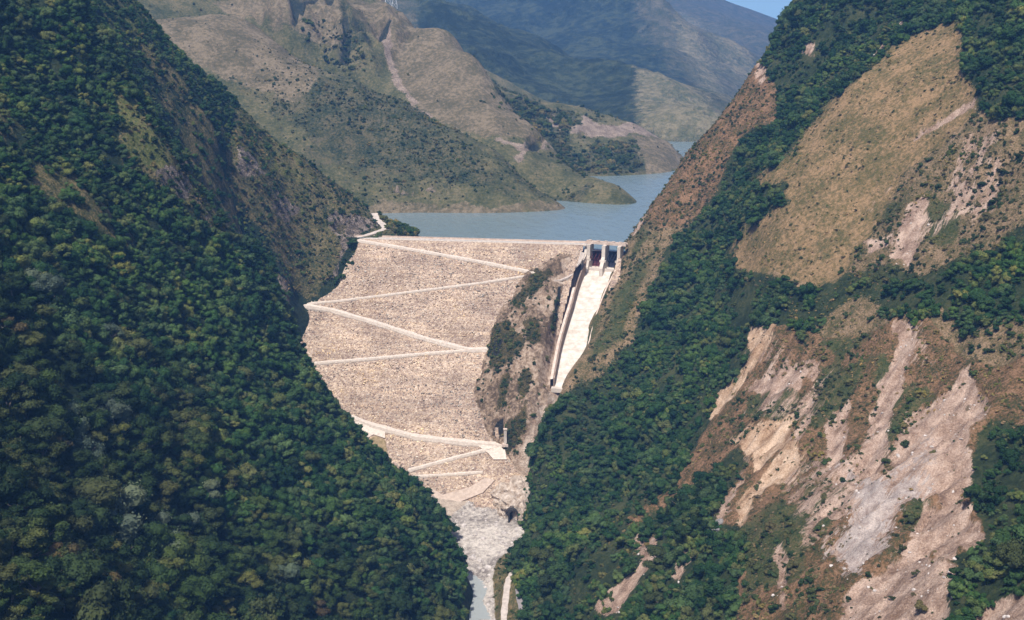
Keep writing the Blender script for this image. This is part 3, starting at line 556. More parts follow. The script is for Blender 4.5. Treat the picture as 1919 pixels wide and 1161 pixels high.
# crest road with kerb walls, upstream concrete slab
def beamline(mb, a, b, off, w, h, up=0):
    mb.box((a+b)/2-DH*off+Vector((0, 0, up)), (b-a).length, w, h, DE, DH, Vector((0, 0, 1)))
mb = MB(); a_ = DA-DE*6; b_ = DB+DE*1; beamline(mb, a_, b_, 4.2, 8.6, 1.2, -.3); local(mb.build('crest_road', M['ramp']), dam)
mb = MB(); beamline(mb, a_, b_, 9.0, .6, 2.2, .55); local(mb.build('parapet_wall', M['conc2']), dam)
mb = MB(); c_ = (a_+b_)/2-DH*30+Vector((0, 0, -14)); mb.box(c_-DE*6, (b_-a_).length-14, 52, 1, DE, (-DH*1.4+Vector((0, 0, -1))), DH+Vector((0, 0, -1.4))*-1)
local(mb.build('upstream_slab', M['conc2']), dam)
RMP = [([(662,449),(760,465),(900,490),(1012,513)], 3.4), ([(1016,512),(900,530),(760,548),(640,563),(560,570)], 2.2), ([(560,570),(620,580),(700,603),(800,635),(880,655),(918,654)], 4.6),
       ([(918,653),(800,662),(680,673),(568,682)], 2.8), ([(630,772),(700,797),(780,818),(860,827),(945,834)], 5.0), ([(935,836),(850,858),(765,881)], 3.2), ([(770,893),(850,888),(905,884)], 2.2)]
def ramp_obj(poly, w):
    pts = [damP(a, b) for a, b in poly]; q = []
    for i in range(len(pts)-1):
        L = (pts[i+1]-pts[i]).length; n = max(2, int(L/4))
        for k in range(n): q.append(pts[i].lerp(pts[i+1], k/n))
    q.append(pts[-1]); V_ = []; Fc = []
    for i, p in enumerate(q):
        ww = w*(1+.10*math.sin(i*.9)+.08*math.sin(i*2.3+w)); 
        up = -DD*(ww*.42)
        A1 = p+up-DN*.4; A2 = p+up+DN*.45; B = A2+DH*ww*.75+Vector((0, 0, -.12*ww)); C_ = B+DD*ww*.35-DN*ww*.28; D_ = C_+DD*1.2-DN*2.2
        V_ += [A1, A2, B, C_, D_]
    for i in range(len(q)-1):
        for k in range(4): Fc.append([i*5+k, i*5+k+1, i*5+6+k, i*5+5+k])
    Fc += [[0, 1, 2, 3, 4], [len(V_)-5+k for k in (4, 3, 2, 1, 0)]]
    return local(raw_mesh('haul_ramp', V_, Fc, M['ramp']), dam)
for p_, w_ in RMP: ramp_obj(p_, w_)
def pad(name, poly, off, mat, parent):
    """low fill lying on the face, following a traced outline, thick towards the downstream side"""
    top = [damP(a, b, off) for a, b in poly]; bot = [damP(a, b, -2.5) for a, b in poly]
    mb = MB(); mb.prism(top, bot); o = mb.build(name, mat); return local(o, parent)
pad('loading_platform', [(640,776),(672,789),(722,808),(722,822),(700,815),(672,832),(655,815)], 1.0, M['ramp'], dam)
pad('turning_platform', [(905,828),(945,834),(950,862),(925,862),(915,850),(898,838)], 1.2, M['ramp'], dam)
pad('grassy_bank', [(678,832),(705,818),(722,826),(730,868),(700,858)], 1.6, simple_mat('dry_bank_soil', (.17, .13, .06), (.34, .25, .15), .5, .95, .3, 1), dam)
pad('toe_apron', [(800,912),(830,928),(880,914),(910,896),(928,900),(905,924),(860,942),(840,966)], 1.0, simple_mat('toe_apron_gravel', (.40, .31, .25), (.55, .44, .36), .4, .95, .4, 1), dam)
# concrete post near the turning platform
pb = Vector(damO(947, 831, 4)); po = empty('concrete_post', tuple(pb)); tag(po, 'slim pale concrete column standing where the lowest haul road meets the rock', 'column')
mb = MB(); mb.box((0, 0, 4.6), 2.0, 2.0, 11.5); mb.build('shaft', M['conc'], po)
mb = MB(); mb.box((0, 0, 10.7), 2.6, 2.6, .7); mb.build('cap', M['conc2'], po)
mb = MB(); mb.box((0, 0, -1.0), 4, 3.4, 2); mb.build('footing', M['conc2'], po)
# ------------------------------------------------------------------ spillway
sw = empty('gated_spillway', P(1131, 500, 900)); tag(sw, 'white concrete spillway chute with two gates at the right end of the dam', 'spillway')
bpy.context.view_layer.update()
cl = [Vector(P(u_, v_, Y_)) for v_, u_, Y_ in CH]
def crv(pts, n=8):
    q = []
    for i in range(len(pts)-1):
        p0, p1, p2, p3 = pts[max(i-1, 0)], pts[i], pts[i+1], pts[min(i+2, len(pts)-1)]
        for k in range(n):
            t = k/n; q.append(.5*((2*p1)+(p2-p0)*t+(2*p0-5*p1+4*p2-p3)*t*t+(3*p1-p0-3*p2+p3)*t**3))
    q.append(pts[-1]); return q
cq = crv(cl); hw = [13.0+(9.5-13.0)*min(1, i/14) for i in range(len(cq))]
sd = []
for i in range(len(cq)):
    d_ = cq[min(i+1, len(cq)-1)]-cq[max(i-1, 0)]; d_.z = 0; d_.normalize(); sd.append(Vector((-d_.y, d_.x, 0)))   # towards +X
V_ = []; Fc = []
for p, s1, h_ in zip(cq, sd, hw):
    if s1.x < 0: s1 *= -1
    V_ += [p-s1*h_-Vector((0, 0, 3)), p-s1*h_, p-s1*h_*.33, p+s1*h_*.33, p+s1*h_, p+s1*h_-Vector((0, 0, 3))]
for i in range(len(cq)-1):
    for k in range(5): Fc.append([i*6+k, i*6+k+1, i*6+7+k, i*6+6+k])
Fc += [[0, 1, 2, 3, 4, 5], [len(V_)-6+k for k in range(6)]]
M['chute'] = simple_mat('bleached_chute_concrete', (.46, .40, .335), (.70, .635, .56), .22, .8, .05, 1)
local(raw_mesh('chute', V_, Fc, M['chute']), sw)
def wall(side, hgt, th, mat, name, extra=0):
    V_ = []; Fc = []
    for i, (p, s1, h_) in enumerate(zip(cq, sd, hw)):
        f = side*(h_+.05+extra); hh = hgt*(1-.35*i/len(cq)); r = p+s1*f
        V_ += [r-Vector((0, 0, 4)), r+Vector((0, 0, hh)), r+s1*(side*th)+Vector((0, 0, hh)), r+s1*(side*th)-Vector((0, 0, 4))]
    n = len(cq)
    for i in range(n-1):
        for k in range(4): Fc.append([i*4+k, i*4+(k+1) % 4, i*4+4+(k+1) % 4, i*4+4+k])
    Fc += [[0, 1, 2, 3], [n*4-4+k for k in (3, 2, 1, 0)]]
    return local(raw_mesh(name, V_, Fc, mat), sw)
wall(-1, 9.5, 1.0, M['wallc'], 'side_wall'); wall(1, 4.0, 1.0, M['conc2'], 'side_wall')
for i in range(4, len(cq)-1, 3):
    mb = MB(); p, s1, h_ = cq[i], sd[i], hw[i]; mb.beam(p-s1*(h_-.3)+Vector((0, 0, .02)), p+s1*(h_-.3)+Vector((0, 0, .02)), .25, .12)
    local(mb.build('expansion_joint', M['conc2']), sw)
mb = MB(); n_post = 46
for i in range(n_post+1):
    p = a_.lerp(b_, i/n_post)-DH*.6+Vector((0, 0, .3)); mb.box(p+Vector((0, 0, .5)), .25, .25, 1.1)
    if i < n_post: mb.beam(p+Vector((0, 0, .9)), a_.lerp(b_, (i+1)/n_post)-DH*.6+Vector((0, 0, 1.2)), .12, .3)
local(mb.build('guard_rail', M['steel']), dam)
# service stair strip outside the left wall
V_ = []; Fc = []
for i, (p, s1, h_) in enumerate(zip(cq, sd, hw)):
    if i < 10: continue
    hh = 9.5*(1-.35*i/len(cq)); r = p-s1*(h_+1.3); jz = .35*(i % 2)
    V_ += [r+Vector((0, 0, hh-.6+jz)), r-s1*2.0+Vector((0, 0, hh-1.0+jz)), r-s1*2.0-Vector((0, 0, 3))]
n = len(V_)//3
for i in range(n-1):
    for k in range(2): Fc.append([i*3+k, i*3+k+1, i*3+4+k, i*3+3+k])
local(raw_mesh('service_stair', V_, Fc, M['conc2']), sw)
# gate structure, built in its own axes: ex across, ey downstream
ex = sd[0].copy(); ex = ex if ex.x > 0 else -ex; ey = Vector((ex.y, -ex.x, 0)); ez = Vector((0, 0, 1))
zdeck = 6.2; og = Vector(P(1131, 500, 900)); gx = lambda u_: (Vector(W(u_, 458, zdeck))-og).dot(ex)
sill = og.z
def gp(u_, dn, z_): return og+ex*gx(u_)+ey*dn+ez*(z_-sill) if False else Vector((*(og+ex*gx(u_)+ey*dn).xy, z_))
def pier(u0, u1, dn0, dn1, ztop, nose=0):
    w_ = gx(u1)-gx(u0); um = (u0+u1)/2; ring = []
    prof = [(-dn0, ztop), (dn1*.42, ztop), (dn1*.46, ztop-9), (dn1*.8, ztop-14.5), (dn1, ztop-17.5), (dn1, sill-9), (-dn0, sill-9)]
    l_ = [gp(um, a, z_)-ex*w_/2 for a, z_ in prof]; r_ = [q+ex*w_ for q in l_]
    mb = MB(); mb.prism(l_, r_)
    mb.box(gp(um, dn1*.55, sill+6.0), w_+2.2, 2.0, 1.6, ex, ey, ez)
    return local(mb.build('pier', M['conc']), sw)
pier(1095, 1103, 6, 8, zdeck-.8); pier(1129, 1136.5, 6, 11, zdeck-.8); pier(1160.5, 1167, 6, 7, zdeck-.8)
mb = MB(); w_ = gx(1176)-gx(1088); mb.box(gp(1132, -2.5, zdeck-.1), w_, 5.0, 1.2, ex, ey, ez); mb.box(gp(1132, -.1, zdeck+.9), w_, .25, .9, ex, ey, ez); mb.box(gp(1132, -4.9, zdeck+.9), w_, .25, .9, ex, ey, ez)
local(mb.build('bridge_deck', M['conc2']), sw)
for u_ in (1099, 1116, 1133, 1149, 1164, 1173):
    mb = MB(); mb.box(gp(u_, -1.0, zdeck+1.3), 2.2, 1.6, 1.8, ex, ey, ez); mb.box(gp(u_, -1.0, zdeck+2.3), 2.5, 1.9, .25, ex, ey, ez); local(mb.build('hoist_cabinet', M['conc2']), sw)
for u0, u1, mt in ((1103, 1128.5, M['gate']), (1137.5, 1160.5, M['gate2'])):
    w_ = gx(u1)-gx(u0)-.3; um = (u0+u1)/2; mb = MB(); ring = []
    R_ = 9.0; cz = sill+6.5; top_z = .35
    prof = []
    for k in range(11):
        z_ = sill-.2+(top_z-(sill-.2))*k/10; a = math.asin(max(-.95, min(.95, (z_-cz)/R_))); prof.append((4.2-R_*math.cos(a), z_))
    for k in range(10):
        a0 = gp(um, prof[k][0], prof[k][1]); a1 = gp(um, prof[k+1][0], prof[k+1][1]); d_ = (a1-a0)
        mb.box((a0+a1)/2, w_, d_.length, .25, ex, d_, ex.cross(d_.normalized()))
        mb.box(a0+ey*.35, w_, .5, .3, ex, ey, ez)
    for sx in (-.46, -.16, .16, .46): mb.beam(gp(um, 4.2, cz)+ex*w_*sx*.9, gp(um, prof[3][0], prof[3][1])+ex*w_*sx, .5); mb.beam(gp(um, 4.2, cz)+ex*w_*sx*.9, gp(um, prof[8][0], prof[8][1])+ex*w_*sx, .5)
    local(mb.build('radial_gate', mt), sw)
# left approach wall of the gate block (runs down to the chute wall)
mb = MB(); l_ = [gp(1091, -6, zdeck-1), gp(1091, 2, zdeck-1), gp(1091, 5, -3), gp(1091, 12, -6), gp(1091, 12, sill-8), gp(1091, -6, sill-8)]; mb.prism(l_, [q+ex*2.2 for q in l_]); local(mb.build('abutment_wall', M['conc']), sw)
# sill block under the gates, and the lip at the end of the chute
mb = MB(); w_ = gx(1166)-gx(1096); mb.box(gp(1131, -2, sill-4.1), w_, 14, 8, ex, ey, ez); local(mb.build('sill_block', M['conc']), sw)
mb = MB(); e_ = cq[-1]; s1 = sd[-1] if sd[-1].x > 0 else -sd[-1]; fw = Vector((s1.y, -s1.x, 0)); mb.box(e_+fw*2.0+Vector((0, 0, -1.6)), 23, 5, 3, s1, fw, ez); local(mb.build('end_lip', M['conc']), sw)
strip('works_track', [P(1092,478,890), P(1088,490,888), P(1078,503,885), P(1066,510,882), P(1068,520,876), P(1052,528,872), P(1038,530,872)], (4.5, 4.0), M['dirt'], 2.5)
# ------------------------------------------------------------------ tunnel in the pale rock at the river
def lump(center, rx, ry, rz, sub=3, amp=.25, seed=0, sc=1.0):
    import bmesh
    bm = bmesh.new(); bmesh.ops.create_icosphere(bm, subdivisions=sub, radius=1)
    co = np.array([v_.co[:] for v_ in bm.verts]); n_ = fbm(co[:, 0]+seed*7.1, co[:, 1], co[:, 2], .9*sc, 3, seed, True)*amp+fbm(co[:, 0]+seed, co[:, 1], co[:, 2], .35*sc, 2, seed+3)*amp*.5
    co = co*(1+n_)[:, None]*np.array([rx, ry, rz])+np.array(center)
    f_ = [[v_.index for v_ in f.verts] for f in bm.faces]; bm.free(); return co.tolist(), f_
tb = Vector(W(962, 975, -139)); tun = empty('tunnel_portal', tuple(tb)); tag(tun, 'dark tunnel mouth in the pale rock above the river bed', 'tunnel')
M['pale_rock'] = simple_mat('bleached_rock', (.30, .22, .16), (.62, .53, .45), .35, .9, 1.2, .6)
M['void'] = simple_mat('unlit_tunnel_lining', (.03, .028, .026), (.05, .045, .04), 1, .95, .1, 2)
def arch(w_, h_, n=10):
    return [(-w_, -1)]+[(-w_*math.cos(math.pi*k/n), h_*.5+h_*.5*math.sin(math.pi*k/n)) for k in range(n+1)]+[(w_, -1)]
inn = arch(2.6, 7.5); ou = arch(3.5, 8.5); n = len(inn)
V_ = [(x, -1.5, z) for x, z in ou]+[(x, -1.5, z) for x, z in inn]+[(x, 9, z) for x, z in ou]+[(x, 9, z) for x, z in inn]
Fc = []
for i in range(n-1): Fc += [[i, i+1, n+i+1, n+i], [2*n+i, 3*n+i, 3*n+i+1, 2*n+i+1], [i, 2*n+i, 2*n+i+1, i+1], [n+i, n+i+1, 3*n+i+1, 3*n+i]]
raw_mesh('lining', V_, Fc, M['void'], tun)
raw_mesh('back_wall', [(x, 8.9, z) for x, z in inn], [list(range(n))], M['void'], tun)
VV = []; FF = []
for k, (u_, v_, z_, a, b, c) in enumerate([(952,935,-134,9,8,8),(972,930,-133,9,9,10),(985,945,-134,7,8,10),(948,958,-137,4.5,6,6.5),(976,962,-136,5,7,9),(962,945,-131,9,7,5),(940,945,-137,6,5,4),(985,975,-138,5,6,7)]):
    c_ = W(u_, v_, z_); vs, fs = lump((c_[0], c_[1]+3, c_[2]), a, b, c, 4, .5, k+2); b0 = len(VV); VV += vs; FF += [[b0+i for i in f] for f in fs]
k_ = raw_mesh('pale_rock_knoll', VV, FF, M['pale_rock']); k_['kind'] = 'structure'
# ------------------------------------------------------------------ two lattice pylons on the brown spur's crest
def pylon(u_, v_, Yp, h_, label):
    p = P(u_, v_, Yp); o = empty('power_pylon', p); tag(o, label, 'pylon', 'power pylons on the spur crest')
    mb = MB(); w0, w1 = h_*.11, h_*.02; lv = [0, .25, .47, .66, .82, 1]
    cn = lambda t: [(sx*(w0+(w1-w0)*min(1, t*1.25)), sy*(w0+(w1-w0)*min(1, t*1.25)), t*h_) for sx, sy in ((-1, -1), (1, -1), (1, 1), (-1, 1))]
    for a, b in zip(lv[:-1], lv[1:]):
        ca, cb = cn(a), cn(b)
        for k in range(4): mb.beam(ca[k], cb[k], .45); mb.beam(ca[k], cb[(k+1) % 4], .28); mb.beam(ca[(k+1) % 4], cb[k], .28); mb.beam(cb[k], cb[(k+1) % 4], .28)
    mb.build('tower', M['steel'], o)
    for z_, l_ in ((.7, .2), (.83, .26), (.95, .17)):
        mb = MB(); mb.beam((-l_*h_, 0, z_*h_), (l_*h_, 0, z_*h_), .4); mb.beam((-l_*h_, 0, z_*h_), (0, 0, (z_+.06)*h_), .3); mb.beam((l_*h_, 0, z_*h_), (0, 0, (z_+.06)*h_), .3); mb.build('crossarm', M['steel'], o)
pylon(739.5, 16, 1600, 36, 'lattice power pylon on the spur crest, the right of the two and lower down')
pylon(727, 8, 1612, 34, 'lattice power pylon on the spur crest, the left of the two and higher up')
# ------------------------------------------------------------------ vegetation
def crown_mesh(name, mat, seed, lobes=8, leaves=420, lobe_r=.52, flat=.8, lsz=.13, core=True, squash=1.0):
    """unit crown: radius about 1, base at z=-.6; leaf clumps set on uneven lobes round a dark leafy core"""
    rg = np.random.default_rng(seed); C_ = []
    for k in range(lobes):
        a = 2*math.pi*k/lobes*1.618*2+rg.uniform(-.4, .4); r = rg.uniform(.25, .85) if k else 0
        C_.append((r*math.cos(a), r*math.sin(a), (rg.uniform(-.45, .5) if k else .45)*squash, lobe_r*rg.uniform(.45, 1.1)))
    V_ = []; Fc = []
    for (x, y, z, r) in C_:
        m = int(leaves/lobes)
        for i in range(m):
            d = rg.normal(size=3); d /= np.linalg.norm(d)
            if d[2] < -.35: d[2] *= -.7
            rr = r*(rg.uniform(.78, 1.14) if rg.uniform() > .12 else rg.uniform(1.1, 1.45))
            c = np.array([x, y, z])+d*rr*np.array([1, 1, flat])
            nn = d+rg.normal(size=3)*.45; nn /= np.linalg.norm(nn)
            t1 = np.cross(nn, rg.normal(size=3)); t1 /= np.linalg.norm(t1); t2 = np.cross(nn, t1)
            s = lsz*rg.uniform(.6, 1.5); b = len(V_); k5 = 5
            for q in range(k5):
                a = 2*math.pi*q/k5+rg.uniform(-.25, .25); e = s*rg.uniform(.65, 1.2); V_.append(c+t1*math.cos(a)*e+t2*math.sin(a)*e*.8+nn*rg.uniform(-.25, .25)*s)
            Fc.append([b+q for q in range(k5)])
    if core:
        for (x, y, z, r) in C_:
            vs, fs = lump((x, y, z), r*.8, r*.8, r*.8*flat, 2, .25, seed % 50)
            b = len(V_); V_ += [np.array(v_) for v_ in vs]; Fc += [[b+i for i in f] for f in fs]
    me = bpy.data.meshes.new(name); me.from_pydata([tuple(map(float, v_)) for v_ in V_], [], Fc); me.materials.append(mat); me.update(); return me
def trunk_mesh(name, seed, h=1.5):
    rg = np.random.default_rng(seed); mb = MB(); top = Vector((rg.uniform(-.08, .08), rg.uniform(-.08, .08), -.1))
    mb.tube([(0, 0, -h), (rg.uniform(-.04, .04), 0, -h*.5), top], [.085, .06, .045])
    for k in range(5):
        a = 2*math.pi*k/5+rg.uniform(-.4, .4); e = Vector((math.cos(a)*.5, math.sin(a)*.5, rg.uniform(.05, .4))); mid = top.lerp(e, .5)+Vector((0, 0, -.06)); mb.tube([top+Vector((0, 0, -.15)), mid, e], [.04, .028, .014], 5)
    me = bpy.data.meshes.new(name); me.from_pydata([tuple(v_) for v_ in mb.v], [], mb.f); me.materials.append(M['bark']); me.update(); return me
PR = bpy.data.collections.new('crown_prototypes')          # not linked to the scene: only feeds the forest instancer
def protos(col, n, mat, leaves, seed, lobe_r=.52, lsz=.13):
    forms = [(7, .8, 1.0, 1.0), (4, .6, .8, 1.15), (12, .95, 1.3, .62), (5, .55, .45, 1.0), (9, 1.1, 1.7, .7), (14, .75, .9, .55), (6, 1.2, 2.1, .75), (10, .5, .6, .8), (8, .9, 1.1, .9)]
    for i in range(n):
        lo, fl, sq, lr = forms[i % len(forms)]
        o = bpy.data.objects.new('leafy_crown', crown_mesh('leafy_crown', mat, seed+i*3, leaves=leaves, lobes=lo, flat=fl, squash=sq, lobe_r=lobe_r*lr, lsz=lsz*(.8+.06*i))); col.objects.link(o)
PR = bpy.data.collections.new('crown_prototypes')          # not linked to the scene: only feeds the forest instancer
def protos(col, n, mat, leaves, seed, **k):
    for i in range(n):
        o = bpy.data.objects.new('leafy_crown', crown_mesh('leafy_crown', mat, seed+i*3, leaves=leaves, lobes=6+i % 4, **k)); col.objects.link(o)
protos(PR, 9, M['leaf'], 1300, 101, lsz=.07, lobe_r=.47)
PN = bpy.data.collections.new('near_crown_prototypes'); protos(PN, 6, M['leaf_near'], 1700, 151, lsz=.06, lobe_r=.45)
PS = bpy.data.collections.new('shrub_prototypes'); protos(PS, 5, M['leaf_b'], 320, 201, lsz=.13)
PT = bpy.data.collections.new('tuft_prototypes'); protos(PT, 3, leafmat('dry_tufts', [(0, (.05, .07, .025)), (.4, (.10, .105, .04)), (.75, (.19, .15, .07)), (1, (.27, .19, .11))]), 60, 301, lsz=.3, lobe_r=.6)
def instancer(name, pts, scl, col, label, cat, sz=None):
    me = bpy.data.meshes.new(name); me.vertices.add(len(pts)); me.vertices.foreach_set('co', np.asarray(pts, np.float32).ravel())
    n = len(pts); rg = np.random.default_rng(len(pts))
    s3 = np.stack([scl*rg.uniform(.7, 1.35, n), scl*rg.uniform(.7, 1.35, n), scl*rg.uniform(.7, 1.5, n)*(1 if sz is None else sz)], -1).astype(np.float32)
    at = me.attributes.new('scl', 'FLOAT_VECTOR', 'POINT'); at.data.foreach_set('vector', s3.ravel())
    ro = np.stack([rg.uniform(-.45, .45, n), rg.uniform(-.45, .45, n), rg.uniform(0, 6.28, n)], -1).astype(np.float32)
    at = me.attributes.new('rot', 'FLOAT_VECTOR', 'POINT'); at.data.foreach_set('vector', ro.ravel())
    at = me.attributes.new('pick', 'INT', 'POINT'); at.data.foreach_set('value', rg.integers(0, len(col.objects), n).astype(np.int32)); me.update()
    o = bpy.data.objects.new(name, me); COL.objects.link(o); tag(o, label, cat, kind='stuff')
    g = bpy.data.node_groups.new(name+'_nodes', 'GeometryNodeTree'); g.interface.new_socket('Geometry', in_out='INPUT', socket_type='NodeSocketGeometry'); g.interface.new_socket('Geometry', in_out='OUTPUT', socket_type='NodeSocketGeometry')
    N = g.nodes.new; gi = N('NodeGroupInput'); go = N('NodeGroupOutput'); ip = N('GeometryNodeInstanceOnPoints'); ci = N('GeometryNodeCollectionInfo')
    ci.inputs['Collection'].default_value = col; ci.inputs['Separate Children'].default_value = True; ci.inputs['Reset Children'].default_value = True; ip.inputs['Pick Instance'].default_value = True
    def na(nm, ty): q = N('GeometryNodeInputNamedAttribute'); q.data_type = ty; q.inputs['Name'].default_value = nm; return q.outputs['Attribute']
    L = g.links.new; L(gi.outputs[0], ip.inputs['Points']); L(ci.outputs[0], ip.inputs['Instance']); L(na('pick', 'INT'), ip.inputs['Instance Index'])
    L(na('rot', 'FLOAT_VECTOR'), ip.inputs['Rotation']); L(na('scl', 'FLOAT_VECTOR'), ip.inputs['Scale']); L(ip.outputs[0], go.inputs[0])
    md = o.modifiers.new('instances', 'NODES'); md.node_group = g; return o
def scatter(key, box, sp, jit=.95):
    """points spread evenly over the sloping ground: steep places get more points per map metre"""
    s2 = sp/1.5; X, Y = np.meshgrid(np.arange(box[0], box[1], s2), np.arange(box[2], box[3], s2))
    x = X.ravel()+RNG.uniform(-jit, jit, X.size)*s2*.5; y = Y.ravel()+RNG.uniform(-jit, jit, X.size)*s2*.5
    LR['tmp'] = SL[key+'s']; k = RNG.uniform(0, 1, x.size) < sample('tmp', x, y)/1.45/2.25; x = x[k]; y = y[k]
    z = sample(key, x, y); u, v = (project(x, y, z) if key == 'V' else pw(x, y, z, {'L': 12, 'R': 9, 'O': 5}.get(key, 16)))
    k = (u > -450) & (u < 2500) & (v > -200) & (v < 1400)
    return x[k], y[k], z[k], u[k], v[k]
def vis_fn(keys):
    """is a point seen from the camera, over the given heightfields"""
    def f(x, y, z):
        ok = np.ones(len(x), bool)
        for t in np.linspace(.35, .985, 60):
            xx, yy, zz = x*t, y*t, CAMZ+(z-CAMZ)*t
            for key in keys:
                x0, y0, st, Z = LR[key]; ins = (xx > x0) & (xx < x0+st*(Z.shape[1]-1)) & (yy > y0) & (yy < y0+st*(Z.shape[0]-1))
                ok &= ~(ins & (sample(key, xx, yy) > zz+1.5))
        return ok
    return f
VIS = vis_fn(['L', 'R'])
rnd = lambda n: RNG.uniform(0, 1, n)
trees = []      # candidates for individual trees: x,y,z,r,u,v
PT_ALL, SC_ALL = [], []
SH_P, SH_S = [], []; TU_P, TU_S = [], []
# left forest
x, y, z, u, v = scatter('L', (-600, 70, 210, 1060), 3.7)
mth = mask(u, v, PO['L_thin'], 12); mg = mask(u, v, PO['L_grass'], 6); mr_ = mask(u, v, PO['L_rock'], 6); md_ = mask(u, v, PO['L_dry'][:2]+PO['L_dry'][3:], 10)
dens = 1-.72*mth-.85*mg-.9*mr_-.8*md_
opn = fbm(x, y, x*0, 55, 3, 58); dens = dens-np.clip((-opn-.12)*2.4, 0, .6)*np.clip((640-v)/200, .25, 1)
cl_ = fbm(x, y, z, 28, 3, 51)
nr, _ = near_poly(x, y, road)
k = (rnd(len(x)) < dens+cl_*.9*mth) & (z > -143) & ~((z < 3) & (y > 930)) & (nr > 7) & ~((u > 664) & (y > 800) & (v > 446)) & ~((x > -62) & (z < -136)) & ~((y > 790) & (u > 552) & (v > 535))
x, y, z, u, v, cl_, mth = [q[k] for q in (x, y, z, u, v, cl_, mth)]
r = (2.3+2.6*rnd(len(x))**1.6)*(1+.35*cl_)*np.where(y > 780, .72, 1)*np.where(mth > .5, .62, 1)
d_ = np.hypot(x, y); big = fbm(x, y, z, 40, 2, 57)
r *= np.interp(d_, [350, 450, 600, 800], [1.75, 1.45, 1.0, .85])*(1+.5*np.clip(big, -.4, 1))
k = rnd(len(x)) < np.clip((3.6/np.maximum(r, 2.6))**1.15, .25, 1); x, y, z, u, v, r = [q[k] for q in (x, y, z, u, v, r)]
trees.append(np.stack([x, y, z, r, u, v, np.zeros(len(x))], -1))
# right forest
x, y, z, u, v = scatter('R', (0, 560, 210, 1130), 3.35)
A_ = {k_: mask(u, v, PO['R_'+k_], w_) for k_, w_ in (('grass', 12), ('scrub', 12), ('brown', 10), ('green', 10), ('bare', 6), ('ochre', 6), ('scree', 8))}
fi = mask(u, v, PO['R_forest_in'], 10)
op = np.maximum.reduce([A_['grass'], A_['brown'], A_['bare'], A_['ochre'], A_['scree'], A_['scrub']*(1-fi)])
cl_ = fbm(x, y, z, 24, 3, 52)
PO['R_thin'] = [[(1180,870),(1265,905),(1215,1000),(1130,1161),(1040,1161),(1120,960)],[(1090,700),(1200,640),(1180,720),(1100,800),(1040,820)]]; thn = mask(u, v, PO['R_thin'], 25)
PO['R_up'] = [[(1447,85),(1425,130),(1455,170),(1455,240),(1500,200),(1480,80)]]
spd, _ = near_poly(x, y, sp)
k = (op < .35+.25*cl_) & (rnd(len(x)) < 1-fi*np.clip(.6-1.6*cl_, 0, 1)-.6*thn-np.clip(-cl_*1.2-.1, 0, .5)) & (z > -139) & (spd > 16) & ~((x < 60) & (y > 800) & (z < -20))
x, y, z, u, v, cl_ = [q[k] for q in (x, y, z, u, v, cl_)]
r = (1.7+2.0*rnd(len(x))**1.6)*(1+.9*cl_)*np.where(rnd(len(x)) < .12, 1.5, 1); trees.append(np.stack([x, y, z, r, u, v, np.ones(len(x))], -1))
# pockets of small trees inside the scrub and the slide
x, y, z, u, v = scatter('R', (0, 560, 210, 1130), 3.6)
A_ = {k_: mask(u, v, PO['R_'+k_], w_) for k_, w_ in (('grass', 12), ('scrub', 12), ('brown', 10), ('green', 10), ('bare', 6), ('ochre', 6), ('scree', 8))}
PO['R_slide'] = PO['R_brown'][1:]; PO['R_edge'] = PO['R_brown'][:1]+PO['R_scrub'][:1]; sl = mask(u, v, PO['R_slide'], 5); ed = mask(u, v, PO['R_edge'], 5)
bare = np.maximum.reduce([A_['bare'], A_['ochre'], A_['scree']]); n1 = fbm(x, y, z, 22, 4, 61)
pr = (np.clip(A_['grass']*(1-A_['grass'])*2.4, 0, .6)+A_['scrub']*np.clip(.32+1.3*n1, 0.05, .9)+sl*(A_['green']*.5+np.clip(n1-.02, 0, 1)*1.0)+ed*np.clip(.42+1.5*n1, .08, .9))*(1-bare)*(1-.75*A_['grass'])
spd, _ = near_poly(x, y, sp); k = (rnd(len(x)) < pr) & (spd > 14); 
SH_P.append(np.stack([x, y, z+.5], -1)[k]); SH_S.append((.8+1.5*rnd(k.sum())**2)*np.where(ed[k] > .5, .8, 1))
x, y, z, u, v = scatter('R', (0, 560, 210, 1130), 3.4); k = (mask(u, v, PO['R_thin'], 25) > .3) & (rnd(len(x)) < .5) & (z > -138); SH_P.append(np.stack([x, y, z+.3], -1)[k]); SH_S.append(.7+1.3*rnd(k.sum())**2)
# tufts on all the open ground
x, y, z, u, v = scatter('R', (0, 560, 210, 1130), 2.1); n1 = fbm(x, y, z, 14, 3, 63)
A_ = {k_: mask(u, v, PO['R_'+k_], w_) for k_, w_ in (('grass', 5), ('scrub', 10), ('brown', 8), ('bare', 6), ('ochre', 6), ('scree', 8))}
bare = np.maximum.reduce([A_['bare'], A_['ochre'], A_['scree']]); pr = (np.maximum(A_['scrub'], A_['brown'])*.55*(1+n1)+A_['grass']*.20*(1+1.5*n1))*(1-.93*bare)
spd, _ = near_poly(x, y, sp); k = (rnd(len(x)) < pr) & (spd > 13); TU_P.append(np.stack([x, y, z+.1], -1)[k]); TU_S.append(.4+.9*rnd(k.sum())**2)
x, y, z, u, v = scatter('L', (-600, 70, 600, 1060), 2.8); m_ = np.maximum(mask(u, v, PO['L_dry'], 8), mask(u, v, PO['L_grass'], 8)); nr, _ = near_poly(x, y, road)
k = (rnd(len(x)) < m_*.6) & (nr > 5) & ~((z < 2) & (y > 930)); TU_P.append(np.stack([x, y, z+.1], -1)[k]); TU_S.append(.5+1.1*rnd(k.sum())**2)
k = (rnd(len(x)) < m_*.28) & (nr > 7) & ~((z < 2) & (y > 930)); SH_P.append(np.stack([x, y, z+.4], -1)[k]); SH_S.append(.9+1.6*rnd(k.sum())**2)
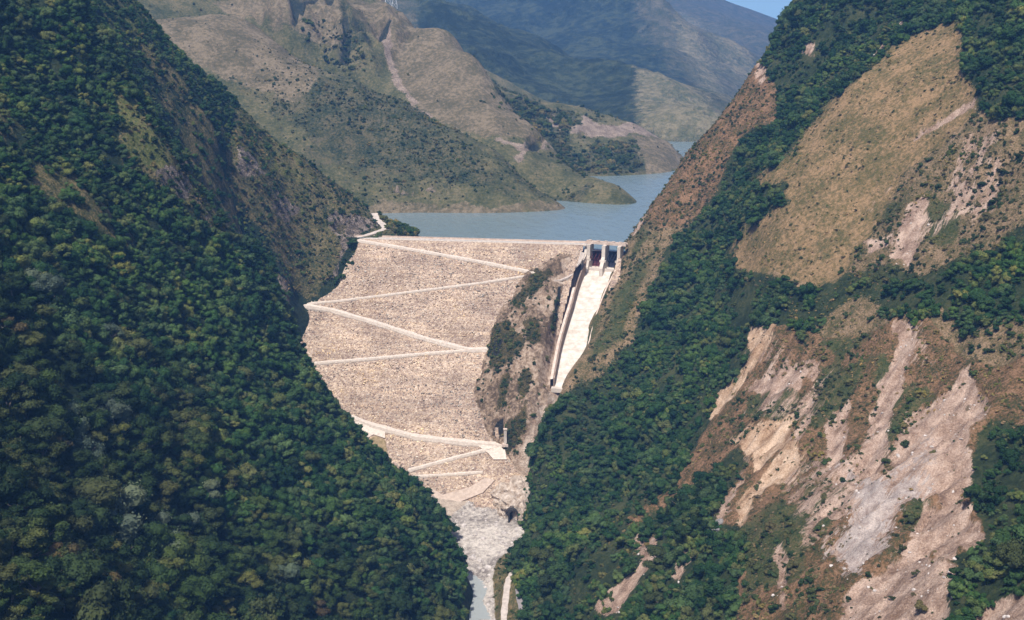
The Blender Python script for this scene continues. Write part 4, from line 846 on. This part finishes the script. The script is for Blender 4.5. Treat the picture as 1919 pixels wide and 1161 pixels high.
# knoll with trees beyond the crest
x, y, z, u, v = scatter('L', (-150, -50, 930, 1010), 3.4); m_ = mask(u, v, [[(716,400),(745,395),(775,410),(800,445),(760,452),(742,440),(728,425)]], 5); k = (rnd(len(x)) < m_) & (z > 1)
SH_P.append(np.stack([x, y, z+1.5], -1)[k]); SH_S.append(1.8+1.6*rnd(k.sum()))
# rock outcrop
x, y, z, u, v = scatter('O', (-50, 75, 700, 930), 2.2); m_ = mask(u, v, PO['O_veg'], 6); k = (rnd(len(x)) < m_*.8+.10) & (z > -130) & (near_poly(x, y, sp)[0] > 17) & (mask(u, v, PO['O_pale'], 4) < .3)
k &= ((np.stack([x, y, z], -1)-np.array(DA))@np.array(DN) > 1.0)
SH_P.append(np.stack([x, y, z+.2], -1)[k]); SH_S.append(.6+1.4*rnd(k.sum())**1.6)
# river bank
x, y, z, u, v = scatter('V', (-20, 60, 420, 700), 1.8); m_ = mask(u, v, [[(985,1015),(962,1030),(934,1050),(926,1090),(928,1120),(940,1200),(1000,1200),(1000,1020)],[(980,1060),(1010,1050),(1010,1161),(988,1161)],[(925,1100),(935,1110),(940,1161),(930,1161)]], 3)
k = (rnd(len(x)) < m_*.4) & (near_poly(x, y, rroad)[0] > 4) & (near_poly(x, y, rroad2)[0] > 4); SH_P.append(np.stack([x, y, z+.2], -1)[k]); SH_S.append(.6+1.0*rnd(k.sum())**2)
# reservoir hills
for key, box, sp_, vg, base_, rr in (('A', (-600, 100, 1050, 1420), 3.6, 'A_veg', .30, .62), ('B', (-560, 160, 1120, 1700), 5.0, 'B_veg', .07, .8), ('C', (-200, 300, 1330, 1750), 4.4, 'C_veg', .12, 1.1)):
    x, y, z, u, v = scatter(key, box, sp_); m_ = mask(u, v, PO[vg], 14); n1 = fbm(x, y, z, 60, 4, 71); br = mask(u, v, PO[key+'_bare'], 5)+mask(u, v, PO[key+'_brown'], 12)*.65
    k = (rnd(len(x)) < (base_*np.clip(1+2.6*n1, .1, 2.2)+m_*(.8 if key != 'A' else .35)*np.clip(1+1.5*n1, .3, 1.5))*(1-np.clip(br, 0, 1))) & (z > 2)
    SH_P.append(np.stack([x, y, z+.4], -1)[k]); SH_S.append((1+1.9*rnd(k.sum())**2.5)*rr*(1+(1.0 if key != 'A' else .3)*m_[k]))
# individual trees: the ones that show largest
T = np.concatenate(trees); ok = (T[:, 4] > 8) & (T[:, 4] < 1911) & (T[:, 5] > 12) & (T[:, 5] < 1158)
ix = np.where(ok)[0]; sz_ = T[ix, 3]/np.hypot(T[ix, 0], T[ix, 1]); ix = ix[np.argsort(-sz_)][:2200]
vs_ = VIS(T[ix, 0], T[ix, 1], T[ix, 2]+T[ix, 3]*1.6); ix = ix[vs_]
ix = ix[:286]; pick = np.zeros(len(T), bool); pick[ix] = True
lift = T[:, 3]*.95
KINDS = [('broadleaf_tree', 'leaf_near', 'dark green broadleaf tree rising from the dense forest on the lower left slope', 'dark green trees of the left forest', .76),
 ('broadleaf_tree', 'leaf_g', 'grey green broad crowned tree among darker trees on the left forest slope', 'grey green trees of the left forest', .08),
 ('broadleaf_tree', 'leaf_y', 'olive yellow crowned tree standing out in the dark left forest', 'olive crowned trees of the left forest', .12),
 ('broadleaf_tree', 'leaf_r', 'rusty brown crowned tree among green trees of the left forest', 'rusty crowned trees of the left forest', .04)]
def mk_tree(name, mat, seed, leaves=3400, lsz=.048, lobes=9):
    o = empty(name, (0, 0, 0)); c = bpy.data.objects.new('crown', crown_mesh('crown', M[mat], seed, lobes=lobes, leaves=leaves, lsz=lsz, lobe_r=.36+.02*(seed % 8), flat=.55+.07*(seed % 7), squash=.7+.14*(seed % 6))); COL.objects.link(c); c.parent = o
    t = bpy.data.objects.new('trunk', trunk_mesh('trunk', seed)); COL.objects.link(t); t.parent = o; return o
def copy_thing(src, kids):
    c = src.copy(); COL.objects.link(c)
    for ch in kids:
        d = ch.copy(); COL.objects.link(d); d.parent = c
    return c
PB = {}
for kd in KINDS:
    PB[kd[1]] = [[mk_tree(kd[0], kd[1], 500+37*i+len(kd[1])*5+ord(kd[1][-1]), lobes=(7, 13, 5, 10, 16)[i]), False] for i in range(5 if kd[1] == 'leaf_near' else 2)]
KID = {id(e[0]): list(e[0].children) for l_ in PB.values() for e in l_}
bpy.context.view_layer.update()
KID = {}
for l_ in PB.values():
    for e in l_: KID[e[0].name] = [o for o in COL.objects if o.parent == e[0]]
def put(mat, loc, r_, label, cat, group):
    e = PB[mat][random.randrange(len(PB[mat]))]
    o = e[0] if not e[1] else copy_thing(e[0], KID[e[0].name]); e[1] = True
    o.location = loc; o.scale = (r_*random.uniform(.9, 1.15), r_*random.uniform(.9, 1.15), r_*random.uniform(.85, 1.2)); o.rotation_euler = (random.uniform(-.08, .08), random.uniform(-.08, .08), random.uniform(0, 6.28))
    tag(o, label, cat, group); return o
for i, q in enumerate(ix):
    x_, y_, z_, r_, u_, v_, side = T[q]
    w_ = random.random(); acc = 0; kd = KINDS[0]
    for kk in KINDS:
        acc += kk[4]
        if w_ < acc: kd = kk; break
    if side > .5:
        put('leaf_near', (x_, y_, z_+r_*.95), r_, 'dark green broadleaf tree in the forest on the right slope', 'tree', 'dark green trees of the right forest')
    else: put(kd[1], (x_, y_, z_+r_*.95), r_*(1.08 if kd[1] != 'leaf_near' else 1), kd[2], 'tree', kd[3])
for l_ in PB.values():
    for e in l_:
        if not e[1]:
            for ch in KID[e[0].name]: bpy.data.objects.remove(ch)
            bpy.data.objects.remove(e[0])
S = T[~pick]; dn = np.hypot(S[:, 0], S[:, 1])+fbm(S[:, 0], S[:, 1], S[:, 2], 60, 3, 88)*120+40*RNG.uniform(-1, 1, len(S)); nr_ = (dn < 500) & (S[:, 6] < .5); SN = S[nr_]; S = S[~nr_]
instancer('near_forest', np.stack([SN[:, 0], SN[:, 1], SN[:, 2]+SN[:, 3]*.75], -1), SN[:, 3], PN, 'olive forest, darkened in colour for shade, on the nearest part of the left slope', 'forest')
instancer('forest', np.stack([S[:, 0], S[:, 1], S[:, 2]+S[:, 3]*.75], -1), S[:, 3], PR, 'dense green forest farther off on both sides of the gorge', 'forest')
instancer('scrub_bushes', np.concatenate(SH_P), np.concatenate(SH_S), PS, 'low green bushes spread over the open slopes and reservoir hills', 'bushes')
instancer('grass_tufts', np.concatenate(TU_P), np.concatenate(TU_S), PT, 'dry brownish grass tufts on the open slopes', 'grass', .6)
# single shrubs on the right slope, each one a thing
SHR = [(1737,345,3.4,'round dark shrub alone on the grass above the pink scar'),(1785,285,3.0,'small dark shrub on the bare ground right of the smooth hill'),(1745,298,2.6,'smaller dark shrub just left of another on bare ground'),
 (1835,238,3.4,'dark shrub at the right end of the narrow pink slip'),(1787,255,2.2,'pale green low shrub below the narrow pink slip'),(1576,508,4.0,'upright green shrub at the foot of the smooth grassy hill'),(1490,530,3.4,'thin olive shrub at the lower edge of the grassy hill'),
 (1645,500,6.0,'large dark bush at the foot of the pink scar'),(1660,530,4.2,'wide dark bush just below the pink scar'),(1862,380,5.0,'broad dark shrub near the right edge'),(1848,412,2.8,'small shrub just under the broad dark shrub near the right edge'),(1887,428,3.4,'round shrub near the right edge above the dark thicket'),
 (1823,443,2.2,'tiny shrub beside the pinkish bare patch at right'),(1912,295,5.0,'tall dark shrub at the right edge of the slope'),(1897,325,2.8,'small olive shrub below the tall dark shrub at the right edge'),(1585,590,4.6,'round dark shrub above the ochre scar'),
 (1127,628,2.6,'dark round shrub on the brown strip beside the spillway chute'),(1475,350,4.0,'dark shrub at the tip of the forest tongue on the smooth hill'),(1452,352,4.4,'leafy shrub on the upper edge of the forest tongue'),(1718,1075,3.2,'lone shrub in the middle of the big bare scar'),
 (1722,1148,5.2,'spiky shrub at the bottom of the big bare scar'),(1790,1085,6.2,'dark bush on the right rim of the big bare scar'),(1498,345,2.4,'small shrub right of the forest tongue on the grass'),(1845,300,2.2,'low shrub on bare ground towards the right edge')]
SP_ = [mk_tree('shrub', 'leaf_b', 801+i*13, 1200, .08, 6) for i in range(4)]
SK = {o.name: [c for c in COL.objects if c.parent == o] for o in SP_}; used = set()
def ground_hit(u_, v_, keys=('R',)):
    r = ray(u_, v_)
    for t in np.arange(250, 1500, 1.0):
        p = CAM+r*t
        for key in keys:
            if sample(key, np.array([p.x]), np.array([p.y]))[0] > p.z: return p
    return None
for i, (u_, v_, r_, lb) in enumerate(SHR):
    g_ = ground_hit(u_, v_+3)
    if g_ is None: continue
    s0 = SP_[i % 4]; o = s0 if s0.name not in used else copy_thing(s0, SK[s0.name]); used.add(s0.name)
    r_ *= .62; o.location = (g_.x, g_.y, g_.z+r_*.6); o.scale = (r_, r_, r_*(1.1 if i % 3 else .85)); o.rotation_euler = (0, 0, i*1.3); tag(o, lb, 'shrub', 'single shrubs on the right slope')
# boulders
VB = []
for i, (u_, v_, r_, lb) in enumerate([(905,1010,1.6,'grey boulder on the gravel beside the river'),(930,985,1.4,'small pale boulder in the middle of the gravel bed'),(885,1047,2.2,'reddish boulder at the left edge of the river bed'),(900,1052,1.8,'reddish boulder right of a bigger one at the left edge'),(920,935,2.4,'pale boulder at the foot of the pale rock'),(905,925,2.0,'blue grey boulder near the dam toe'),
   (930,910,2.6,'large grey boulder below the turning platform'),(945,1000,1.6,'pale boulder under the tunnel mouth'),(915,1065,2.0,'whitish boulder beside the dark pool'),(935,960,2.0,'pale boulder left of the tunnel mouth'),(870,985,1.5,'grey boulder near the left edge of the gravel'),(1340,995,3,'grey rock block in the gully on the right slope'),(1350,980,2,'smaller grey rock beside the block in the gully')]):
    g_ = ground_hit(u_, v_, ('V', 'O') if u_ < 1000 else ('R',))
    if g_ is None: continue
    vs, fs = lump((0, 0, 0), r_, r_*.9, r_*.75, 3, .35, i+11); o = raw_mesh('boulder', vs, fs, M['boulder' if u_ < 1000 else 'conc_rock']); o.location = (g_.x, g_.y, g_.z+r_*.2); tag(o, lb, 'boulder', 'boulders along the river bed' if u_ < 1000 else None)
# rubble on the river bed
PBd = bpy.data.collections.new('rubble_prototypes')
for i in range(5):
    vs, fs = lump((0, 0, 0), 1, .85, .6, 2, .4, i+31); me = bpy.data.meshes.new('rubble_stone'); me.from_pydata([tuple(q) for q in vs], [], fs); me.materials.append(M['boulder']); PBd.objects.link(bpy.data.objects.new('rubble_stone', me))
x, y, z, u, v = scatter('V', (-70, 60, 540, 760), 1.5); n1 = fbm(x, y, z, 12, 3, 81); m_ = mask(u, v, [[(990,1005),(932,1045),(922,1080),(930,1250),(1030,1250),(1020,1010)],[(810,920),(905,900),(905,928),(870,945),(840,975)]], 4); k = (rnd(len(x)) < np.clip(.35+.6*n1, .05, .8)*(1-m_)) & (near_poly(x, y, rroad)[0] > 4) & (z > -147)
x2, y2, z2, u2, v2 = scatter('O', (-40, 50, 700, 790), 2.2); k2 = (rnd(len(x2)) < .3) & (v2 > 880) & (z2 < -70) & (mask(u2, v2, PO['O_pale'], 5) > .2) & ((np.stack([x2, y2, z2], -1)-np.array(DA))@np.array(DN) > .5)
x3, y3, z3, u3, v3 = scatter('R', (0, 560, 210, 900), 3.0); b3 = np.maximum(mask(u3, v3, PO['R_scree'], 5), mask(u3, v3, PO['R_bare'], 5)*.45); k3 = (rnd(len(x3)) < b3*.4)
instancer('rubble', np.concatenate([np.stack([x, y, z+.05], -1)[k], np.stack([x2, y2, z2+.1], -1)[k2], np.stack([x3, y3, z3], -1)[k3]]), np.concatenate([.25+.8*rnd(k.sum())**3, .4+1.3*rnd(k2.sum())**2, .2+.6*rnd(k3.sum())**3]), PBd, 'loose grey rubble on the river bed and the bare slides', 'rubble')
# loose rocks lying on the dam face
ss = RNG.uniform(-70, Dl+5, 15000); tt = RNG.uniform(6, 250, 15000); kq = (near_poly(DA.x+ss*DE.x+tt*DD.x, DA.y+ss*DE.y+tt*DD.y, [P(1131, 497, 903)]+sp)[0] > 17) & ((ss < Dl-4) | (tt > 16)); ss = ss[kq]; tt = tt[kq]
q_ = np.array(DA)[None]+ss[:, None]*np.array(DE)+tt[:, None]*np.array(DD)+np.array(DN)*.15
PC = bpy.data.collections.new('face_stone_prototypes')
for i in range(5):
    vs, fs = lump((0, 0, 0), 1, .85, .7, 1, .4, i+61); me = bpy.data.meshes.new('face_stone'); me.from_pydata([tuple(q) for q in vs], [], fs); me.materials.append(M['facestone'] if 'facestone' in M else leafmat('face_stone', [(0, (.30, .22, .19)), (.4, (.50, .40, .33)), (.7, (.66, .55, .46)), (1, (.84, .75, .66))])); M['facestone'] = me.materials[0]; PC.objects.link(bpy.data.objects.new('face_stone', me))
instancer('dam_face_rocks', q_, .25+.55*RNG.uniform(0, 1, len(q_))**2, PC, 'loose tan rocks lying over the dam face', 'rocks')
# ------------------------------------------------------------------ light, air, camera
SUN_EL, SUN_AZ = R(61), R(203)      # azimuth clockwise from +Y : the sun stands to the left and behind the camera
sd_ = Vector((math.sin(SUN_AZ)*math.cos(SUN_EL), math.cos(SUN_AZ)*math.cos(SUN_EL), math.sin(SUN_EL)))
sl_ = bpy.data.lights.new('sun', 'SUN'); sl_.energy = 5.0; sl_.angle = R(.5); sl_.color = (1, .95, .88)
so = bpy.data.objects.new('sun', sl_); COL.objects.link(so); so.rotation_euler = sd_.to_track_quat('Z', 'Y').to_euler(); so.location = (0, 0, 900)
w = bpy.data.worlds.new('World'); SC.world = w; w.use_nodes = True; nt = w.node_tree; nt.nodes.clear()
sk = nt.nodes.new('ShaderNodeTexSky'); sk.sky_type = 'NISHITA'; sk.sun_disc = False; sk.sun_elevation = SUN_EL; sk.sun_rotation = SUN_AZ; sk.altitude = 100; sk.air_density = 1.0; sk.dust_density = 4.0
bg = nt.nodes.new('ShaderNodeBackground'); bg.inputs[1].default_value = .085; wo = nt.nodes.new('ShaderNodeOutputWorld'); tc = nt.nodes.new('ShaderNodeTexCoord'); sx_ = nt.nodes.new('ShaderNodeSeparateXYZ'); nt.links.new(tc.outputs['Generated'], sx_.inputs[0])
mr_ = nt.nodes.new('ShaderNodeMapRange'); nt.links.new(sx_.outputs['Z'], mr_.inputs[0]); mr_.inputs[1].default_value = .02; mr_.inputs[2].default_value = .16; mr_.inputs[3].default_value = .85; mr_.inputs[4].default_value = 0
mx_ = nt.nodes.new('ShaderNodeMix'); mx_.data_type = 'RGBA'; nt.links.new(mr_.outputs[0], mx_.inputs['Factor']); nt.links.new(sk.outputs[0], mx_.inputs['A']); mx_.inputs['B'].default_value = (7.0, 10.5, 12.5, 1)   # pale hazy band above the horizon
nt.links.new(mx_.outputs['Result'], bg.inputs[0]); nt.links.new(bg.outputs[0], wo.inputs[0])
mb = MB(); mb.box((0, 1900, 160), 3600, 5400, 700)
hz = mb.build('haze', None) if False else None
hm = bpy.data.materials.new('haze_air'); hm.use_nodes = True; hm.node_tree.nodes.clear(); ho = hm.node_tree.nodes.new('ShaderNodeOutputMaterial'); pv = hm.node_tree.nodes.new('ShaderNodeVolumePrincipled')
pv.inputs['Color'].default_value = (.17, .42, 1, 1); pv.inputs['Density'].default_value = HAZE; pv.inputs['Anisotropy'].default_value = 0; hm.node_tree.links.new(pv.outputs[0], ho.inputs['Volume'])
mb = MB(); mb.box((0, 0, 0), 12000, 10000, 1500); ho_ = mb.build('haze', hm); ho_.location = (0, 4000, -181+750); tag(ho_, kind='stuff')
cd = bpy.data.cameras.new('camera'); cd.sensor_width = 36; cd.lens = F/1919*36; cd.clip_end = 60000; cd.clip_start = 1
co_ = bpy.data.objects.new('camera', cd); COL.objects.link(co_); co_.location = (0, 0, CAMZ); co_.rotation_euler = (math.pi/2-TH, 0, 0); SC.camera = co_
vs_ = SC.view_settings; SC.display_settings.display_device = 'sRGB'; vs_.view_transform = 'Standard'; vs_.look = 'None'; vs_.exposure = EXPO; vs_.gamma = 1
SC.render.engine = 'CYCLES'; SC.cycles.max_bounces = 5; SC.cycles.diffuse_bounces = 2; SC.cycles.glossy_bounces = 2; SC.cycles.transmission_bounces = 2; SC.cycles.volume_bounces = 0; SC.cycles.use_denoising = True
